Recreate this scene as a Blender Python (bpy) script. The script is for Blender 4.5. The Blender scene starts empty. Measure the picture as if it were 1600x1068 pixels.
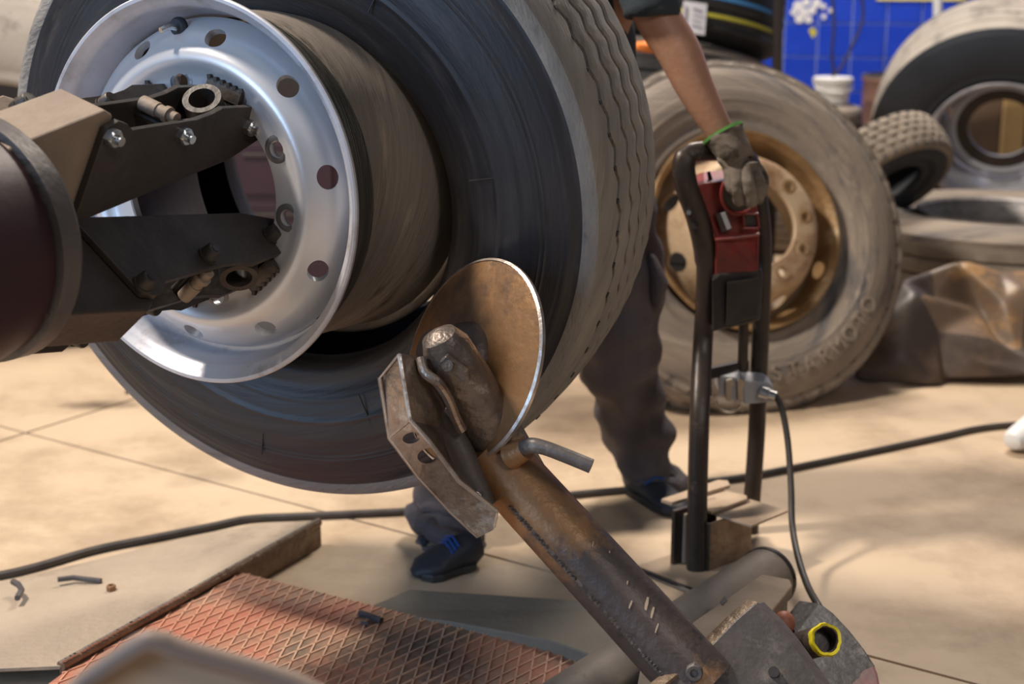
import bpy, bmesh, math, random
from math import pi, sin, cos, radians
from mathutils import Vector, Matrix, noise
random.seed(7)
S = bpy.context.scene
C = S.collection
# ------------------------------------------------------------------ camera
CAM = Vector((0, 0, 1.2)); TH = radians(14.5); F = 2222.0
cd = bpy.data.cameras.new('camera'); cam = bpy.data.objects.new('camera', cd); C.objects.link(cam)
cam.location = CAM; cam.rotation_euler = (pi/2-TH, 0, 0)
cd.sensor_width = 36; cd.lens = 36*F/1600; cd.clip_start = .05
cd.dof.use_dof = True; cd.dof.focus_distance = 2.12; cd.dof.aperture_fstop = 3.6
S.camera = cam
# ------------------------------------------------------------------ world, lights, exposure
w = bpy.data.worlds.new('workshop_air'); S.world = w; w.use_nodes = True
nt = w.node_tree; bg = nt.nodes['Background']; bg.inputs[0].default_value = (.60, .64, .74, 1); bg.inputs[1].default_value = .12
def area(name, loc, target, size, power, col, sy=None):
    l = bpy.data.lights.new(name, 'AREA'); l.size = size; l.energy = power; l.color = col
    if sy: l.shape = 'RECTANGLE'; l.size_y = sy
    o = bpy.data.objects.new(name, l); C.objects.link(o); o.location = loc
    o.rotation_euler = (Vector(target)-Vector(loc)).to_track_quat('-Z', 'Y').to_euler(); return o
area('key_ceiling_lamp', (-2.3, 2.5, 4.1), (-.1, 2.6, .3), .40, 300, (1, .88, .75))
area('rear_ceiling_lamp', (1.0, 6.0, 4.4), (.9, 4.4, .3), 1.0, 250, (1, .89, .77))
area('near_ceiling_lamp', (1.7, -.9, 3.2), (-.2, 2.6, .6), .6, 34, (1, .92, .86))
area('doorway_daylight', (-3.6, -1.2, 2.0), (-.3, 2.3, .8), 2.0, 140, (.44, .67, 1), 2.4)
S.view_settings.view_transform = 'Standard'; S.view_settings.look = 'None'
S.view_settings.exposure = -0.2; S.view_settings.gamma = 1; S.view_settings.use_curve_mapping = False
# ------------------------------------------------------------------ helpers
FW = Vector((0, cos(TH), -sin(TH))); UP = Vector((0, sin(TH), cos(TH))); RT = Vector((1, 0, 0))
def ray(u, v): return RT*((u-800)/F)+FW+UP*((534-v)/F)
def P(u, v, Y): r = ray(u, v); return CAM+r*(Y/r.y)
def G(u, v, z=0.): r = ray(u, v); return CAM+r*((z-CAM.z)/r.z)

def mat(name, c1, c2=None, scale=8, rough=.6, metal=0., bump=.15, bscale=60, c3=None, s3=3, t3=(.52, .62), rv=.12, det=6, spec=.5, stretch=None, radial=None, c4=None, s4=5, t4=(.55, .65)):
    m = bpy.data.materials.new(name); m.use_nodes = True; n = m.node_tree.nodes; L = m.node_tree.links
    b = n['Principled BSDF']; b.inputs['Metallic'].default_value = metal; b.inputs['Specular IOR Level'].default_value = spec
    tc = n.new('ShaderNodeTexCoord'); vec = tc.outputs['Object']
    if stretch:
        mp = n.new('ShaderNodeMapping'); mp.inputs['Scale'].default_value = stretch; L.new(vec, mp.inputs[0]); vec = mp.outputs[0]
    if radial:      # circumferential streaks: radius and depth run fast, the angle slowly
        sp = n.new('ShaderNodeSeparateXYZ'); L.new(vec, sp.inputs[0]); cx = n.new('ShaderNodeCombineXYZ'); L.new(sp.outputs[0], cx.inputs[0]); L.new(sp.outputs[1], cx.inputs[1])
        ln = n.new('ShaderNodeVectorMath'); ln.operation = 'LENGTH'; L.new(cx.outputs[0], ln.inputs[0])
        c2_ = n.new('ShaderNodeCombineXYZ'); L.new(ln.outputs['Value'], c2_.inputs[0]); L.new(sp.outputs[2], c2_.inputs[1])
        sc = n.new('ShaderNodeVectorMath'); sc.operation = 'SCALE'; sc.inputs['Scale'].default_value = radial; L.new(c2_.outputs[0], sc.inputs[0])
        ad_ = n.new('ShaderNodeVectorMath'); ad_.operation = 'ADD'; L.new(sc.outputs[0], ad_.inputs[0]); L.new(vec, ad_.inputs[1]); vec = ad_.outputs[0]
    a = n.new('ShaderNodeTexNoise'); a.inputs['Scale'].default_value = scale; a.inputs['Detail'].default_value = det; a.inputs['Roughness'].default_value = .62; L.new(vec, a.inputs[0])
    mr = n.new('ShaderNodeMapRange'); mr.inputs[1].default_value = .32; mr.inputs[2].default_value = .68; L.new(a.outputs[0], mr.inputs[0])
    mx = n.new('ShaderNodeMix'); mx.data_type = 'RGBA'; L.new(mr.outputs[0], mx.inputs[0])
    mx.inputs[6].default_value = (*c1, 1); mx.inputs[7].default_value = (*(c2 or c1), 1); out = mx.outputs[2]
    if c3:
        d = n.new('ShaderNodeTexNoise'); d.inputs['Scale'].default_value = s3; d.inputs['Detail'].default_value = 8; d.inputs['Roughness'].default_value = .7; L.new(vec, d.inputs[0])
        m3 = n.new('ShaderNodeMapRange'); m3.inputs[1].default_value = t3[0]; m3.inputs[2].default_value = t3[1]; L.new(d.outputs[0], m3.inputs[0])
        x3 = n.new('ShaderNodeMix'); x3.data_type = 'RGBA'; L.new(m3.outputs[0], x3.inputs[0]); L.new(out, x3.inputs[6]); x3.inputs[7].default_value = (*c3, 1); out = x3.outputs[2]
    if c4:
        d = n.new('ShaderNodeTexNoise'); d.inputs['Scale'].default_value = s4; d.inputs['Detail'].default_value = 8; d.inputs['Roughness'].default_value = .72
        of = n.new('ShaderNodeVectorMath'); of.operation = 'ADD'; of.inputs[1].default_value = (3.3, 7.1, 1.7); L.new(vec, of.inputs[0]); L.new(of.outputs[0], d.inputs[0])
        m3 = n.new('ShaderNodeMapRange'); m3.inputs[1].default_value = t4[0]; m3.inputs[2].default_value = t4[1]; L.new(d.outputs[0], m3.inputs[0])
        x3 = n.new('ShaderNodeMix'); x3.data_type = 'RGBA'; L.new(m3.outputs[0], x3.inputs[0]); L.new(out, x3.inputs[6]); x3.inputs[7].default_value = (*c4, 1); out = x3.outputs[2]
    L.new(out, b.inputs['Base Color'])
    rr = n.new('ShaderNodeMapRange'); rr.inputs[3].default_value = max(.03, rough-rv); rr.inputs[4].default_value = min(1, rough+rv); L.new(a.outputs[0], rr.inputs[0]); L.new(rr.outputs[0], b.inputs['Roughness'])
    if bump:
        e = n.new('ShaderNodeTexNoise'); e.inputs['Scale'].default_value = bscale; e.inputs['Detail'].default_value = 5; L.new(vec, e.inputs[0])
        bp = n.new('ShaderNodeBump'); bp.inputs['Strength'].default_value = bump; bp.inputs['Distance'].default_value = .01; L.new(e.outputs[0], bp.inputs['Height']); L.new(bp.outputs[0], b.inputs['Normal'])
    return m
M = {}
M['rubber'] = mat('black_rubber', (.030, .030, .036), (.015, .016, .021), 6, .46, bump=.10, bscale=60, c3=(.078, .066, .058), s3=5, t3=(.54, .80), radial=6, c4=(.011, .012, .015), s4=4, t4=(.5, .7), rv=.16)
M['tread'] = mat('dusty_tread_rubber', (.27, .25, .225), (.18, .168, .155), 9, .8, bump=.35, bscale=80, c3=(.10, .096, .094), s3=14, t3=(.58, .75), radial=2, c4=(.38, .355, .32), s4=7, t4=(.58, .75))
M['groove'] = mat('groove_rubber', (.020, .019, .018), (.035, .032, .03), 20, .85)
M['dusty'] = mat('dusty_tyre_rubber', (.31, .255, .205), (.20, .17, .145), 4, .85, bump=.3, bscale=50, c3=(.085, .085, .095), s3=2.6, t3=(.52, .64), radial=2.5, c4=(.40, .34, .275), s4=5, t4=(.56, .70))
M['dusty_tread'] = mat('dusty_brown_tread', (.32, .27, .22), (.2, .17, .14), 8, .85, bump=.3, bscale=40)
M['newrub'] = mat('new_black_rubber', (.022, .022, .024), (.035, .034, .034), 12, .5)
M['blackrub'] = mat('deep_black_rubber', (.022, .027, .036), (.03, .035, .045), 6, .6)
M['greyrub'] = mat('grey_worn_rubber', (.42, .375, .325), (.32, .29, .25), 5, .85, c3=(.22, .20, .175), s3=6)
M['rim'] = mat('silver_wheel_paint', (.72, .73, .76), (.64, .65, .69), 5, .34, .38, bump=.015, bscale=200, c3=(.62, .50, .50), s3=4, t3=(.55, .8), rv=.06, c4=(.42, .40, .41), s4=12, t4=(.66, .80))
M['rimlip'] = mat('silver_lip_paint', (.62, .62, .66), (.48, .48, .52), 9, .46, .30, bump=.03, bscale=120, c3=(.33, .30, .28), s3=10, t3=(.55, .72))
M['barrel'] = mat('grimy_barrel_paint', (.36, .315, .275), (.22, .19, .165), 2.5, .42, .35, bump=.2, bscale=30, c3=(.055, .05, .048), s3=3.5, t3=(.57, .68), radial=3, c4=(.46, .39, .31), s4=4, t4=(.58, .72))
M['grime'] = mat('black_bead_grime', (.03, .028, .026), (.09, .085, .07), 6, .42, .2, bump=.9, bscale=26, c3=(.34, .32, .26), s3=9, t3=(.60, .70), radial=12)
M['inner_shade'] = mat('shaded_inner_barrel', (.045, .032, .030), (.028, .021, .021), 5, .6, .1, bump=.1)  # darker barrel copy: the shade inside the rim painted into the colour
M['stain'] = mat('dark_bolt_stain', (.16, .15, .15), (.25, .24, .24), 30, .45, .6)
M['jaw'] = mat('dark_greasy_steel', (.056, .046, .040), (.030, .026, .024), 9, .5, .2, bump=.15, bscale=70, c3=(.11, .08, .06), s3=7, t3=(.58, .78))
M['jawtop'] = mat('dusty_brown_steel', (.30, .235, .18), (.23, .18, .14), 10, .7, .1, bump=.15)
M['maroon'] = mat('dark_maroon_paint', (.035, .008, .014), (.02, .005, .010), 5, .5, 0, bump=.05)
M['chuck'] = mat('grey_chuck_steel', (.16, .15, .15), (.11, .10, .10), 9, .5, .5)
M['nut'] = mat('zinc_nut', (.6, .66, .7), (.42, .42, .42), 18, .28, .9, bump=.05)
M['orangesteel'] = mat('rusty_orange_disc_steel', (.33, .175, .075), (.22, .12, .058), 7, .40, .45, bump=.12, bscale=60, c3=(.11, .07, .05), s3=6, t3=(.5, .66), c4=(.42, .28, .17), s4=12, t4=(.62, .72))
M['edge'] = mat('bright_worn_edge', (.62, .58, .55), (.36, .28, .22), 30, .34, .75)
M['castiron'] = mat('worn_cast_steel', (.21, .165, .135), (.10, .085, .078), 14, .42, .55, bump=.45, bscale=55, c3=(.46, .44, .42), s3=12, t3=(.60, .72), c4=(.05, .045, .042), s4=8, t4=(.56, .66))
M['hook'] = mat('worn_bright_steel', (.40, .34, .30), (.22, .16, .125), 10, .34, .75, bump=.35, bscale=45, c3=(.62, .60, .60), s3=13, t3=(.58, .68), c4=(.16, .10, .07), s4=9, t4=(.54, .64))
M['tube'] = mat('rusty_dark_tube', (.105, .078, .066), (.065, .05, .046), 9, .46, .28, bump=.22, bscale=60, c3=(.36, .19, .085), s3=5, t3=(.57, .68), c4=(.020, .017, .017), s4=7, t4=(.55, .63))
M['tubeold'] = mat('dark_grey_steel', (.16, .14, .135), (.10, .09, .085), 9, .5, .4, bump=.25, bscale=50, c3=(.28, .25, .22), s3=12, t3=(.58, .72))
M['dustsheet'] = mat('dust_covered_steel', (.50, .38, .27), (.38, .28, .2), 10, .8, bump=.25, bscale=40, c3=(.13, .10, .08), s3=14, t3=(.64, .74))
M['frame'] = mat('dark_brown_frame_paint', (.050, .036, .031), (.030, .024, .021), 14, .42, .2, bump=.1, c3=(.14, .10, .085), s3=20, t3=(.6, .72))
M['red'] = mat('worn_red_plastic', (.24, .028, .022), (.16, .022, .018), 16, .42, 0, bump=.05, c3=(.08, .02, .016), s3=9, t3=(.5, .75))
M['blackplastic'] = mat('black_plastic', (.022, .018, .017), (.04, .032, .03), 9, .4, 0, bump=.05)
M['greyplastic'] = mat('grey_plastic', (.42, .43, .47), (.36, .37, .4), 12, .45, 0, bump=.02)
M['clip'] = mat('dull_clip_steel', (.5, .45, .38), (.35, .3, .25), 20, .4, .8)
M['cable'] = mat('black_cable', (.035, .03, .028), (.06, .05, .045), 25, .5, 0, bump=0)
M['rust_rim'] = mat('rusty_cream_rim_paint', (.56, .44, .30), (.40, .27, .165), 6, .55, .1, bump=.2, c3=(.25, .14, .075), s3=6, t3=(.52, .66))
M['rust_gold'] = mat('golden_rust', (.38, .24, .11), (.22, .13, .06), 9, .5, .3, bump=.3, c3=(.55, .42, .26), s3=6, t3=(.54, .66))
M['tarp'] = mat('brown_rubber_sheet', (.085, .062, .05), (.055, .043, .038), 4, .45, 0, bump=.05, c3=(.13, .09, .065), s3=3)
M['tarp_inner'] = mat('tan_rubber_sheet', (.22, .15, .10), (.13, .09, .065), 5, .42, 0, bump=.05, c3=(.36, .21, .09), s3=5)
M['tile'] = mat('blue_wall_tile', (.012, .05, .52), (.016, .065, .62), 3, .25, 0, bump=0)
M['grout'] = mat('pale_grout', (.22, .3, .66), None, 3, .8, 0, bump=0)
M['white'] = mat('white_plastic', (.86, .86, .84), (.72, .72, .70), 8, .4, 0, bump=.03)
M['drum'] = mat('pinkish_brown_drum', (.36, .20, .15), (.26, .14, .1), 6, .55, 0, bump=.1)
M['yellow'] = mat('yellow_tape', (.80, .72, .02), (.65, .55, .02), 15, .4, 0, bump=.2)
M['stripeyellow'] = mat('yellow_stripe', (.55, .5, .06), None, 5, .6, 0, bump=0)
M['stripeblue'] = mat('blue_stripe', (.08, .3, .65), None, 5, .6, 0, bump=0)
M['band'] = mat('yellow_band_paint', (.85, .75, .25), None, 5, .5, 0, bump=0)
M['paper'] = mat('white_paper_label', (.78, .78, .8), None, 5, .6, 0, bump=0)
M['ink'] = mat('grey_print', (.28, .28, .3), None, 5, .6, 0, bump=0)
M['orange'] = mat('orange_fabric', (.85, .25, .04), (.7, .18, .03), 9, .7, 0, bump=.2)
M['trouser'] = mat('grey_work_trousers', (.105, .09, .10), (.07, .062, .072), 9, .85, 0, bump=.35, bscale=25, c3=(.045, .042, .05), s3=4, t3=(.5, .7))
M['shirt'] = mat('dark_teal_shirt', (.035, .05, .065), (.025, .036, .048), 9, .9, 0, bump=.2)
M['skin'] = mat('skin', (.50, .28, .19), (.42, .22, .145), 12, .5, 0, bump=.08, bscale=90)
M['hair'] = mat('brown_hair', (.05, .03, .02), (.03, .02, .012), 30, .6, 0, bump=.6)
M['glove'] = mat('dirty_grey_glove', (.24, .205, .17), (.12, .095, .075), 16, .85, 0, bump=.3, bscale=40, c3=(.05, .038, .03), s3=12, t3=(.50, .60))
M['green'] = mat('green_hem', (.08, .26, .05), None, 9, .8, 0, bump=.1)
M['shoe'] = mat('black_shoe', (.016, .02, .03), (.03, .034, .042), 14, .6, 0, bump=.2)
M['shoeblue'] = mat('blue_shoe_trim', (.005, .07, .30), None, 9, .5, 0, bump=.1)
M['redplate'] = mat('worn_red_steel', (.50, .17, .11), (.40, .25, .16), 7, .72, .1, bump=.4, bscale=60, c3=(.20, .14, .10), s3=5, t3=(.50, .64), c4=(.50, .36, .24), s4=6, t4=(.56, .7))
M['redridge'] = mat('worn_red_ridge', (.62, .25, .16), (.62, .42, .29), 5, .6, .1, bump=.1)
M['plate'] = mat('dusty_ramp_steel', (.42, .34, .26), (.32, .26, .20), 5, .75, .1, bump=.3, bscale=70, c3=(.22, .17, .13), s3=3, t3=(.55, .7))
M['plateedge'] = mat('worn_edge_steel', (.30, .22, .15), (.18, .12, .08), 20, .5, .4, bump=.6, bscale=60)
M['beam'] = mat('dark_concrete_grey_steel', (.26, .225, .175), (.2, .175, .14), 5, .75, .05, bump=.2)
M['debris'] = mat('dark_lead', (.07, .065, .07), (.12, .11, .11), 30, .5, .4)
M['bolt'] = mat('rusty_nut', (.2, .1, .05), (.3, .17, .09), 30, .6, .4)
M['guidetube'] = mat('dusty_guide_tube', (.42, .34, .265), (.28, .23, .185), 6, .6, .1, bump=.15, c3=(.10, .085, .075), s3=4, t3=(.54, .68))
M['beamtop'] = mat('dusty_brown_beam', (.40, .30, .215), (.29, .22, .16), 12, .8, bump=.25, bscale=40, c3=(.10, .08, .065), s3=18, t3=(.64, .72))
M['endplate'] = mat('dark_worn_plate', (.040, .035, .033), (.026, .023, .022), 9, .5, .3, bump=.2, c3=(.15, .13, .12), s3=16, t3=(.60, .72))
M['guard'] = mat('guard_paint', (.22, .16, .125), (.17, .12, .095), 5, .6, .0, bump=0)
M['guardplate'] = mat('beige_guard_plate', (.40, .31, .22), (.36, .27, .2), 3, .6, 0, bump=0)

def obj(name, bm, m, parent=None, smooth=True, bevel=0, ang=35, mats=None):
    me = bpy.data.meshes.new(name); bmesh.ops.recalc_face_normals(bm, faces=bm.faces[:]); bm.to_mesh(me); bm.free()
    o = bpy.data.objects.new(name, me); C.objects.link(o)
    for x in (mats or [m]): me.materials.append(M[x] if isinstance(x, str) else x)
    if smooth:
        for p in me.polygons: p.use_smooth = True
        me.set_sharp_from_angle(angle=radians(ang))
    if parent: o.parent = parent
    if bevel:
        b = o.modifiers.new('bevel', 'BEVEL'); b.width = bevel; b.segments = 2; b.limit_method = 'ANGLE'; b.angle_limit = radians(40)
    return o
def tag(o, label, cat, group=None, kind=None):
    o['label'] = label; o['category'] = cat
    if group: o['group'] = group
    if kind: o['kind'] = kind
    return o
def thing(name, label, cat, mtx=None, group=None):
    o = bpy.data.objects.new(name, None); C.objects.link(o); o.empty_display_size = .1
    if mtx is not None: o.matrix_world = mtx if isinstance(mtx, Matrix) else Matrix.Translation(mtx)
    return tag(o, label, cat, group)
def frame(Cn, z, xhint=None):            # local z = given direction, y as upright as it gets
    z = Vector(z).normalized(); x = Vector((0, 0, 1)).cross(z) if abs(z.z) < .99 else Vector((1, 0, 0))
    if xhint: x = Vector(xhint)
    y = z.cross(x).normalized(); x = y.cross(z).normalized()
    m = Matrix((x, y, z)).transposed().to_4x4(); m.translation = Cn; return m
def azel(az, el): return Vector((sin(az)*cos(el), cos(az)*cos(el), sin(el)))

def lathe(prof, n=96, closed=True, wave=None, bm=None, rmod=None):   # prof: (r, z); wave(theta, z, r)->dz
    bm = bm or bmesh.new(); k = len(prof); R = []
    for i in range(n):
        t = 2*pi*i/n
        R.append([bm.verts.new(((rmod(t, r, z) if rmod else r)*cos(t), (rmod(t, r, z) if rmod else r)*sin(t), z+(wave(t, z, r) if wave else 0))) for r, z in prof])
    for i in range(n):
        a, b = R[i], R[(i+1) % n]
        for j in range(k if closed else k-1):
            q = (j+1) % k; bm.faces.new((a[j], b[j], b[q], a[q]))
    return bm
def smoothpath(pts, sub=8):
    pts = [Vector(p) for p in pts]; out = []
    for i in range(len(pts)-1):
        p0 = pts[max(i-1, 0)]; p1 = pts[i]; p2 = pts[i+1]; p3 = pts[min(i+2, len(pts)-1)]
        for s in range(sub):
            t = s/sub; out.append(.5*((2*p1)+(-p0+p2)*t+(2*p0-5*p1+4*p2-p3)*t*t+(-p0+3*p1-3*p2+p3)*t**3))
    out.append(pts[-1]); return out
def sweep(pts, rad, n=16, bm=None, up=None, cap=True, round_end=False, exp=2.):
    """rad: number, list of numbers or (across, along-up) pairs"""
    bm = bm or bmesh.new(); pts = [Vector(p) for p in pts]; K = len(pts)
    if not isinstance(rad, (list, tuple)) or (isinstance(rad, tuple)): rad = [rad]*K
    if len(rad) != K:
        L = len(rad)-1; R2 = []
        for i in range(K):
            x = i/(K-1)*L; a = min(int(x), L-1); f = x-a
            ra = rad[a] if isinstance(rad[a], tuple) else (rad[a],)*2; rb = rad[a+1] if isinstance(rad[a+1], tuple) else (rad[a+1],)*2
            R2.append((ra[0]*(1-f)+rb[0]*f, ra[1]*(1-f)+rb[1]*f))
        rad = R2
    rad = [r if isinstance(r, tuple) else (r, r) for r in rad]
    T = [(pts[min(i+1, K-1)]-pts[max(i-1, 0)]).normalized() for i in range(K)]
    u = Vector(up) if up else (Vector((0, 0, 1)) if abs(T[0].z) < .9 else Vector((0, 1, 0)))
    rings = []
    for i in range(K):
        u = (u-T[i]*u.dot(T[i])).normalized(); s = T[i].cross(u); ring = []
        for k in range(n):
            a = 2*pi*k/n; ca, sa = cos(a), sin(a)
            ca = math.copysign(abs(ca)**(2/exp), ca); sa = math.copysign(abs(sa)**(2/exp), sa)
            ring.append(bm.verts.new(pts[i]+s*ca*rad[i][0]+u*sa*rad[i][1]))
        rings.append(ring)
    for a, b in zip(rings, rings[1:]):
        for k in range(n): bm.faces.new((a[k], a[(k+1) % n], b[(k+1) % n], b[k]))
    if cap:
        if round_end:
            for ring, d, r, c in ((rings[0], -T[0], rad[0], pts[0]), (rings[-1], T[-1], rad[-1], pts[-1])):
                prev = ring
                for q in (.5, .85):
                    nr = [bm.verts.new(c+(v.co-c)*cos(q*pi/2)+d*min(r)*sin(q*pi/2)) for v in ring]
                    for k in range(n): bm.faces.new((prev[k], prev[(k+1) % n], nr[(k+1) % n], nr[k]))
                    prev = nr
                bm.faces.new(prev)
        else: bm.faces.new(rings[0]); bm.faces.new(rings[-1])
    return bm
def cyl(a, b, r, n=24, bm=None, r2=None): return sweep([a, b], [r, r2 if r2 is not None else r], n, bm)
def prism(poly, vec, bm=None):
    bm = bm or bmesh.new(); vec = Vector(vec)
    a = [bm.verts.new(p) for p in poly]; b = [bm.verts.new(Vector(p)+vec) for p in poly]
    bm.faces.new(a); bm.faces.new(b[::-1]); n = len(a)
    for i in range(n): bm.faces.new((a[i], b[i], b[(i+1) % n], a[(i+1) % n]))
    return bm
def box(c, s, bm=None, m=None):
    bm = bm or bmesh.new(); c = Vector(c)
    r = bmesh.ops.create_cube(bm, size=1)['verts']
    for v in r:
        v.co = Vector((v.co.x*s[0], v.co.y*s[1], v.co.z*s[2]))
        if m: v.co = m @ v.co
        v.co += c
    return bm
def hexnut(c, d, r, h, bm=None, hole=True):
    bm = bm or bmesh.new(); m = frame(Vector(c), d)
    prof = [(1, 0), (1, .78), (.86, 1), (.5, 1), (.5, .7)]
    R = []
    for i in range(24):
        t = 2*pi*i/24; hx = r/cos(((t+pi/6) % (pi/3))-pi/6)
        R.append([bm.verts.new(m @ Vector(((hx if k < .9 else r)*k*cos(t) if k > .9 else r*k*cos(t), (hx*k if k > .9 else r*k)*sin(t), z*h))) for k, z in prof])
    for i in range(24):
        for j in range(4): bm.faces.new((R[i][j], R[(i+1) % 24][j], R[(i+1) % 24][j+1], R[i][j+1]))
    bm.faces.new([q[-1] for q in R]); bm.faces.new([q[0] for q in R]); return bm
def bake(o):                         # evaluated modifiers become the mesh
    bpy.context.view_layer.update(); dg = bpy.context.evaluated_depsgraph_get()
    me = bpy.data.meshes.new_from_object(o.evaluated_get(dg)); o.modifiers.clear(); o.data = me; return o
def cut(o, cutters):
    for c in cutters:
        co = bpy.data.objects.new('cutter', bpy.data.meshes.new('cutter')); bmesh.ops.recalc_face_normals(c, faces=c.faces[:]); c.to_mesh(co.data); c.free(); C.objects.link(co)
        co.matrix_world = o.matrix_world if o.parent is None else o.parent.matrix_world
        m = o.modifiers.new('cut', 'BOOLEAN'); m.object = co; m.operation = 'DIFFERENCE'; m.solver = 'EXACT'
    bake(o)
    for x in [x for x in bpy.data.objects if x.name.startswith('cutter')]: bpy.data.objects.remove(x)
    o.data.set_sharp_from_angle(angle=radians(35)); return o
def skin(name, verts, edges, radii, m, parent, sub=2, root=0, wrinkle=0, wscale=8):
    me = bpy.data.meshes.new(name); me.from_pydata([tuple(v) for v in verts], edges, []); o = bpy.data.objects.new(name, me); C.objects.link(o)
    sk = o.modifiers.new('skin', 'SKIN'); sk.branch_smoothing = .6; sk.use_smooth_shade = True
    L = me.skin_vertices[0].data
    for i, r in enumerate(radii): L[i].radius = r if isinstance(r, tuple) else (r, r)
    L[root].use_root = True
    ss = o.modifiers.new('sub', 'SUBSURF'); ss.levels = sub; ss.render_levels = sub
    bake(o)
    if wrinkle:
        me = o.data; nn = [v.normal.copy() for v in me.vertices]
        for v, q in zip(me.vertices, nn):
            c = v.co*wscale; f = noise.noise(Vector((c.x, c.y, c.z*2.2)))+.5*noise.noise(c*2.3); v.co += q*(f*wrinkle)
    o.data.materials.clear(); o.data.materials.append(M[m])
    for p in o.data.polygons: p.use_smooth = True
    o.parent = parent; return o

# ------------------------------------------------------------------ floor: concrete slabs with cut joints
JA, JB = Vector((-1.314, 3.659)), Vector((.787, 2.27)); du = (JB-JA).normalized(); dv = Vector((-du.y, du.x))
def concrete():
    m = mat('tan_concrete', (.60, .465, .325), (.50, .375, .255), 2.2, .62, 0, bump=.12, bscale=25, c3=(.33, .235, .155), s3=2.2, t3=(.47, .72), rv=.15, det=10)
    n = m.node_tree.nodes; L = m.node_tree.links; b = n['Principled BSDF']; src = b.inputs['Base Color'].links[0].from_socket
    geo = n.new('ShaderNodeNewGeometry'); nz = n.new('ShaderNodeTexNoise'); nz.inputs['Scale'].default_value = 9; nz.inputs['Detail'].default_value = 6
    L.new(geo.outputs['Position'], nz.inputs[0])
    for (u, v, sx, sy, col, k) in [(150, 633, 8, 22, (.05, .035, .025), .9), (330, 745, 9, 15, (.13, .09, .065), .6), (290, 720, 12, 14, (.22, .15, .1), .5), (215, 850, 5, 9, (.22, .16, .12), .5), (310, 833, 8, 14, (.2, .15, .11), .5), (850, 640, 2.4, 3, (.2, .14, .11), .5), (1450, 640, 3, 8, (.3, .22, .16), .4)]:
        p = G(u, v); sb = n.new('ShaderNodeVectorMath'); sb.operation = 'SUBTRACT'; L.new(geo.outputs['Position'], sb.inputs[0]); sb.inputs[1].default_value = p
        ml = n.new('ShaderNodeVectorMath'); ml.operation = 'MULTIPLY'; L.new(sb.outputs[0], ml.inputs[0]); ml.inputs[1].default_value = (sx, sy, 0)
        ln = n.new('ShaderNodeVectorMath'); ln.operation = 'LENGTH'; L.new(ml.outputs[0], ln.inputs[0])
        ad = n.new('ShaderNodeMath'); ad.operation = 'MULTIPLY_ADD'; L.new(nz.outputs[0], ad.inputs[0]); ad.inputs[1].default_value = 2.2; L.new(ln.outputs['Value'], ad.inputs[2])
        mr = n.new('ShaderNodeMapRange'); mr.inputs[1].default_value = 2.3; mr.inputs[2].default_value = 1.0; mr.inputs[3].default_value = 0; mr.inputs[4].default_value = k; L.new(ad.outputs[0], mr.inputs[0])
        mx = n.new('ShaderNodeMix'); mx.data_type = 'RGBA'; L.new(mr.outputs[0], mx.inputs[0]); L.new(src, mx.inputs[6]); mx.inputs[7].default_value = (*col, 1); src = mx.outputs[2]
    L.new(src, b.inputs['Base Color']); return m
M['concrete'] = concrete()
M['joint'] = mat('joint_dirt', (.13, .09, .065), None, 9, .9, 0, bump=.2)
floor = obj('floor', box((0, 4, -.06), (14, 14, .1)), 'joint', smooth=False); floor['kind'] = 'structure'
us = [-9.3, -6.2, -3.1, 0, 3.1, 6.2]; vs = [-6.6, -3.3, 0, 3.3, 6.6]; gap = .0045
for i in range(len(us)-1):
    for j in range(len(vs)-1):
        q = []
        for (a, b) in ((us[i]+gap, vs[j]+gap), (us[i+1]-gap, vs[j]+gap), (us[i+1]-gap, vs[j+1]-gap), (us[i]+gap, vs[j+1]-gap)):
            p = JA+du*a+dv*b; q.append((p.x, p.y, -.0095))
        c = sum((Vector(x) for x in q), Vector())/4
        if c.y < -4 or c.y > 10 or abs(c.x) > 8: continue
        obj('floor_slab', prism(q, (0, 0, .0095)), 'concrete', floor, smooth=False)
# ------------------------------------------------------------------ walls
M['darkwall'] = mat('dark_brown_wall', (.045, .036, .034), (.03, .026, .026), 2, .8, 0, bump=.05)
wl = obj('wall_left', box((-4.6, 7.75, 1.6), (9.2, .1, 3.2)), 'darkwall', smooth=False); wl['kind'] = 'structure'
# blue tiled wall
wm = Matrix.Translation((1.42, 7.3, 0)) @ Matrix.Rotation(radians(-20), 4, 'Z')
wall = obj('wall_back', box((1.6, .06, 1.6), (5.2, .1, 3.2)), 'grout', smooth=False); wall.matrix_world = wm; wall['kind'] = 'structure'
TS = .166; tme = None
for i in range(-6, 12):
    for j in range(2, 9):
        if tme is None:
            t = obj('tile', box((0, 0, 0), (TS-.009, .012, TS-.009)), 'tile', wall, smooth=False, bevel=.0015); tme = t
        else:
            t = tme.copy(); C.objects.link(t)
        t.location = (i*TS+.03, .006, j*TS+.05)
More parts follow.
